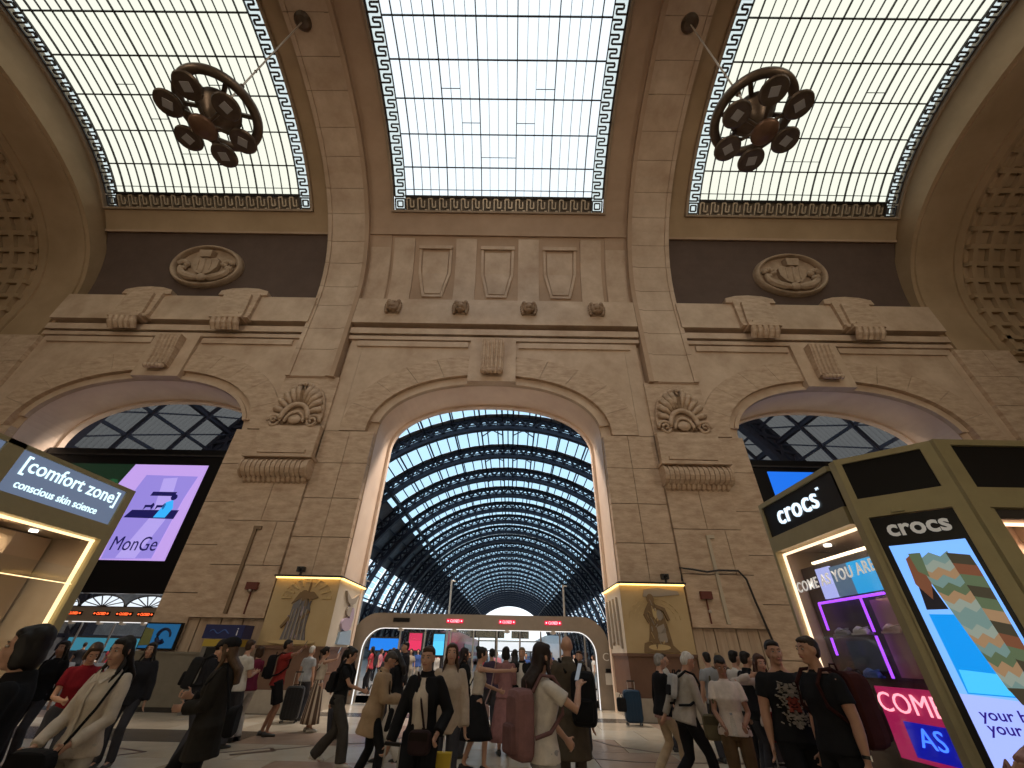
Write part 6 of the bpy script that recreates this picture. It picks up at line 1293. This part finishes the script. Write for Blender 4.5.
p = person('tall man in a plain black t-shirt turned left by the kiosk', 811, 4.85, 100, 1.82, 'm', hair=('short', (0.03, 0.018, 0.012)), top=('tee', BLK), bot=('trousers', BLK), vox=N, L='down', R=(0.27, -0.02, 0.82), skin='b', stout=1.1)
backpack(p, 'large dark red backpack on the tall man by the kiosk', (0.055, 0.014, 0.012), (0.035, 0.010, 0.009), hx=0.17, z0=0.9, z1=1.46, depth=0.24)
w_ = worn(p, 'wristwatch', 'black wristwatch on the tall man by the kiosk', 'watch'); a1, a2 = p['arms'][-1][1:]; d_ = (a2-a1).normalized(); c_ = p['S'](a2-d_*0.03)
R_ = []; u_ = d_.orthogonal().normalized(); v_ = d_.cross(u_)
MB().tube([c_-d_*0.012, c_+d_*0.012], 0.034, 14).build('strap', BLACK, w_); MB().obox(c_+u_*0.034, d_, v_, u_, 0.018, 0.018, 0.005).build('dial', CHROME, w_)
suitcase('pale grey suitcase at the foot of the neon sign', px_x(897, 4.55), 4.5, 70, (0.36, 0.33, 0.30), 0.66, 0.42, 0.26, 0.12)
p = person('person in a pink fleece reaching in at the right edge', 1046, 3.3, 88, 1.62, 'f', hair=('long', HBR), top=('jacket', (0.45, 0.27, 0.24)), vox=Mv, L=(-0.1, 0.55, 1.18), R=(0.1, 0.52, 1.14))
handbag(p, 'soft pink bag held out at the right edge before the screen', (0.50, 0.30, 0.26), (0.0, 0.66, 0.96), 0.12, 0.14, 0.1, [(-0.08, 0.7, 1.06), (-0.02, 0.68, 1.2), (0.08, 0.7, 1.06)])
suitcase('blue suitcase standing by the right panel box', 3.5, 14.6, 0, (0.010, 0.035, 0.075), 0.74, 0.5, 0.3, 0.2)
bl = thing('holdall', 'black holdall hung on the blue suitcase', 'bag', (3.17, 14.5, 0.30)); b_ = MB(); rbox(b_, lambda x, d, z: Vector((x, d-0.08, 0.16+z)), 0.13, 0.16, 0.16); b_.build('bag', cl(BLK), bl); MB().tube([(-0.06, 0, 0.3), (0, 0, 0.42), (0.06, 0, 0.3)], 0.012, 6).build('handle', cl(BLK), bl)
# ---- crowd beyond the gate
random.seed(11)
CC = [((0.45, 0.06, 0.08), 'red'), ((0.6, 0.58, 0.55), 'white'), ((0.05, 0.1, 0.3), 'blue'), ((0.5, 0.2, 0.25), 'pink'), ((0.03, 0.03, 0.035), 'black'), ((0.35, 0.3, 0.25), 'beige'), ((0.2, 0.22, 0.25), 'grey')]
spots = [(372, 22.5), (381, 26), (393, 24), (399, 30), (411, 23), (418, 28), (427, 33), (438, 25), (446, 31), (460, 24), (470, 29), (482, 34), (497, 26), (512, 32), (526, 24), (538, 29), (551, 34), (563, 26), (574, 31), (586, 23), (593, 28), (376, 31), (388, 36), (406, 38)]
for i, (px, Y) in enumerate(spots):
    c, nm = CC[(i*3+i//5) % 7]
    person('far traveller in a %s top beyond the gate, %s from the left of the crowd' % (nm, ['first', 'second', 'third', 'fourth', 'fifth', 'sixth', 'seventh', 'eighth', 'ninth', 'tenth', 'eleventh', 'twelfth', 'thirteenth', 'fourteenth', 'fifteenth', 'sixteenth', 'seventeenth', 'eighteenth', 'nineteenth', 'twentieth', 'twenty-first', 'twenty-second', 'twenty-third', 'twenty-fourth'][sorted(q[0] for q in spots).index(px)]), px, Y, random.choice((0, 180, 160, 90, -90, 30)), random.uniform(1.62, 1.82),
           random.choice('mf'), stride=random.choice((0, 0.15, 0.25)), hair=(random.choice(('short', 'bob', 'long')), random.choice((HB, HBR, HB))), top=(random.choice(('tee', 'long', 'jacket')), c), bot=('trousers', random.choice((DRK, (0.1, 0.12, 0.2), (0.3, 0.28, 0.25)))), vox=0.034, facial=False, fold=0, group='crowd beyond the gate')
for i, (px, Y, c) in enumerate(((80, 21.5, 4), (96, 24, 1), (112, 22, 0), (128, 25, 6))):
    person('far traveller beyond the left gate in a %s top' % CC[c][1], px, Y, 180 if i % 2 else 20, 1.7, 'f' if i % 2 else 'm', top=('tee', CC[c][0]), vox=0.034, facial=False, fold=0, group='crowd beyond the left gate')
# ================================================================== platforms beyond the gate: screens, boards, trains
def board(label, cat, px0, px1, py0, py1, Y, m, post=True, name='billboard'):
    x0, x1 = px_x(px0, Y), px_x(px1, Y); za = 1.6+ray(px0, py0).z*Y/ray(px0, py0).y; zb = max(0.35, 1.6+ray(px0, py1).z*Y/ray(px0, py1).y)
    o = thing(name, label, cat, ((x0+x1)/2, Y, 0)); h = (x1-x0)/2
    MB().box(-h-0.08, h+0.08, 0, 0.14, zb-0.08, za+0.08).build('frame', IRON, o); MB().box(-h, h, -0.02, 0.0, zb, za).build('face', m, o)
    if post:
        for t in (-h*0.7, h*0.7): MB().box(t-0.05, t+0.05, 0.02, 0.12, 0, zb-0.08).build('post', IRON, o)
    return o
board('blue lit billboard beyond the left end of the gate', 'billboard', 368, 397, 638, 650, 27, emat('board_blue', (0.01, 0.16, 0.62), 0.9))
board('red lit billboard beyond the gate left of the totem', 'billboard', 407, 420, 633, 650, 29, emat('board_red', (0.62, 0.03, 0.10), 0.8))
board('slim totem with a cyan screen beyond the gate', 'totem', 432, 443, 634, 655, 24, emat('totem_cyan', (0.08, 0.5, 0.85), 0.9), name='totem')
board('white lit panel beyond the gate below the far opening', 'panel', 478, 540, 641, 650, 42, emat('board_white', (0.75, 0.8, 0.85), 0.7), name='light_panel')
board('teal lit panels beyond the left gate', 'panel', 60, 140, 637, 650, 27, emat('board_teal', (0.05, 0.28, 0.40), 0.4), name='light_panel')
for px, lb in ((478, 'dark hanging platform sign above the far tracks, left one'), (495, 'dark hanging platform sign above the far tracks, middle one'), (520, 'dark hanging platform sign above the far tracks, right one')):
    Y = 38; x = px_x(px, Y); o = thing('platform_sign', lb, 'sign', (x, Y, 0), group='platform signs'); MB().box(-0.7, 0.7, -0.1, 0.1, 2.6, 3.2).build('sign_box', BLACK, o); MB().box(-0.05, 0.05, -0.05, 0.05, 0, 2.6).build('post', IRON, o)
def train(label, X, Y, col, col2):
    o = thing('train', label, 'train', (X, Y, 0)); R = []
    for y, w_, h, zb in ((0, 0.5, 1.6, 0.6), (0.8, 1.05, 2.3, 0.5), (2.2, 1.35, 3.0, 0.45), (4.5, 1.45, 3.5, 0.4), (60, 1.45, 3.5, 0.4)):
        R.append([(w_*math.copysign(abs(math.cos(a))**0.5, math.cos(a)), y, zb+(h-zb)/2+(h-zb)/2*math.copysign(abs(math.sin(a))**0.5, math.sin(a))) for a in [2*math.pi*j/16 for j in range(16)]])
    MB().rings(R).build('body', mat('train_'+col2[0], col, 0.35), o, smooth=True)
    MB().prism([(-0.75, 1.75), (0.75, 1.75), (0.6, 2.5), (-0.6, 2.5)], lambda a, b, d: (a, d+(b-1.75)*1.35, b), 0.55, 1.2).build('windscreen', BLACK, o)
    for s in (-1, 1):
        MB().box(*sorted((s*1.44, s*1.5)), 6, 58, 1.7, 2.4).build('window_band', BLACK, o); MB().box(*sorted((s*1.44, s*1.49)), 4.6, 60, 0.9, 1.25).build('stripe', mat('train_stripe_'+col2[0], col2[1], 0.4), o)
    for s in (-1, 1): MB().ball((s*0.42, 0.28, 1.15), 0.12, 0.1, 0.08).build('headlamp', emat('headlamp', (1, 0.95, 0.8), 1.5), o)
    for y in (5, 15, 25, 35, 45, 55): MB().box(-1.1, 1.1, y-1.2, y+1.2, 0.0, 0.45).build('bogie', IRON, o)
train('white and red high speed train on the left track beyond the gate', -6.5, 46, (0.45, 0.06, 0.08), ('red', (0.6, 0.6, 0.6)))
train('white train with a blue stripe on the right track beyond the gate', 5.0, 52, (0.6, 0.6, 0.62), ('white', (0.05, 0.1, 0.4)))
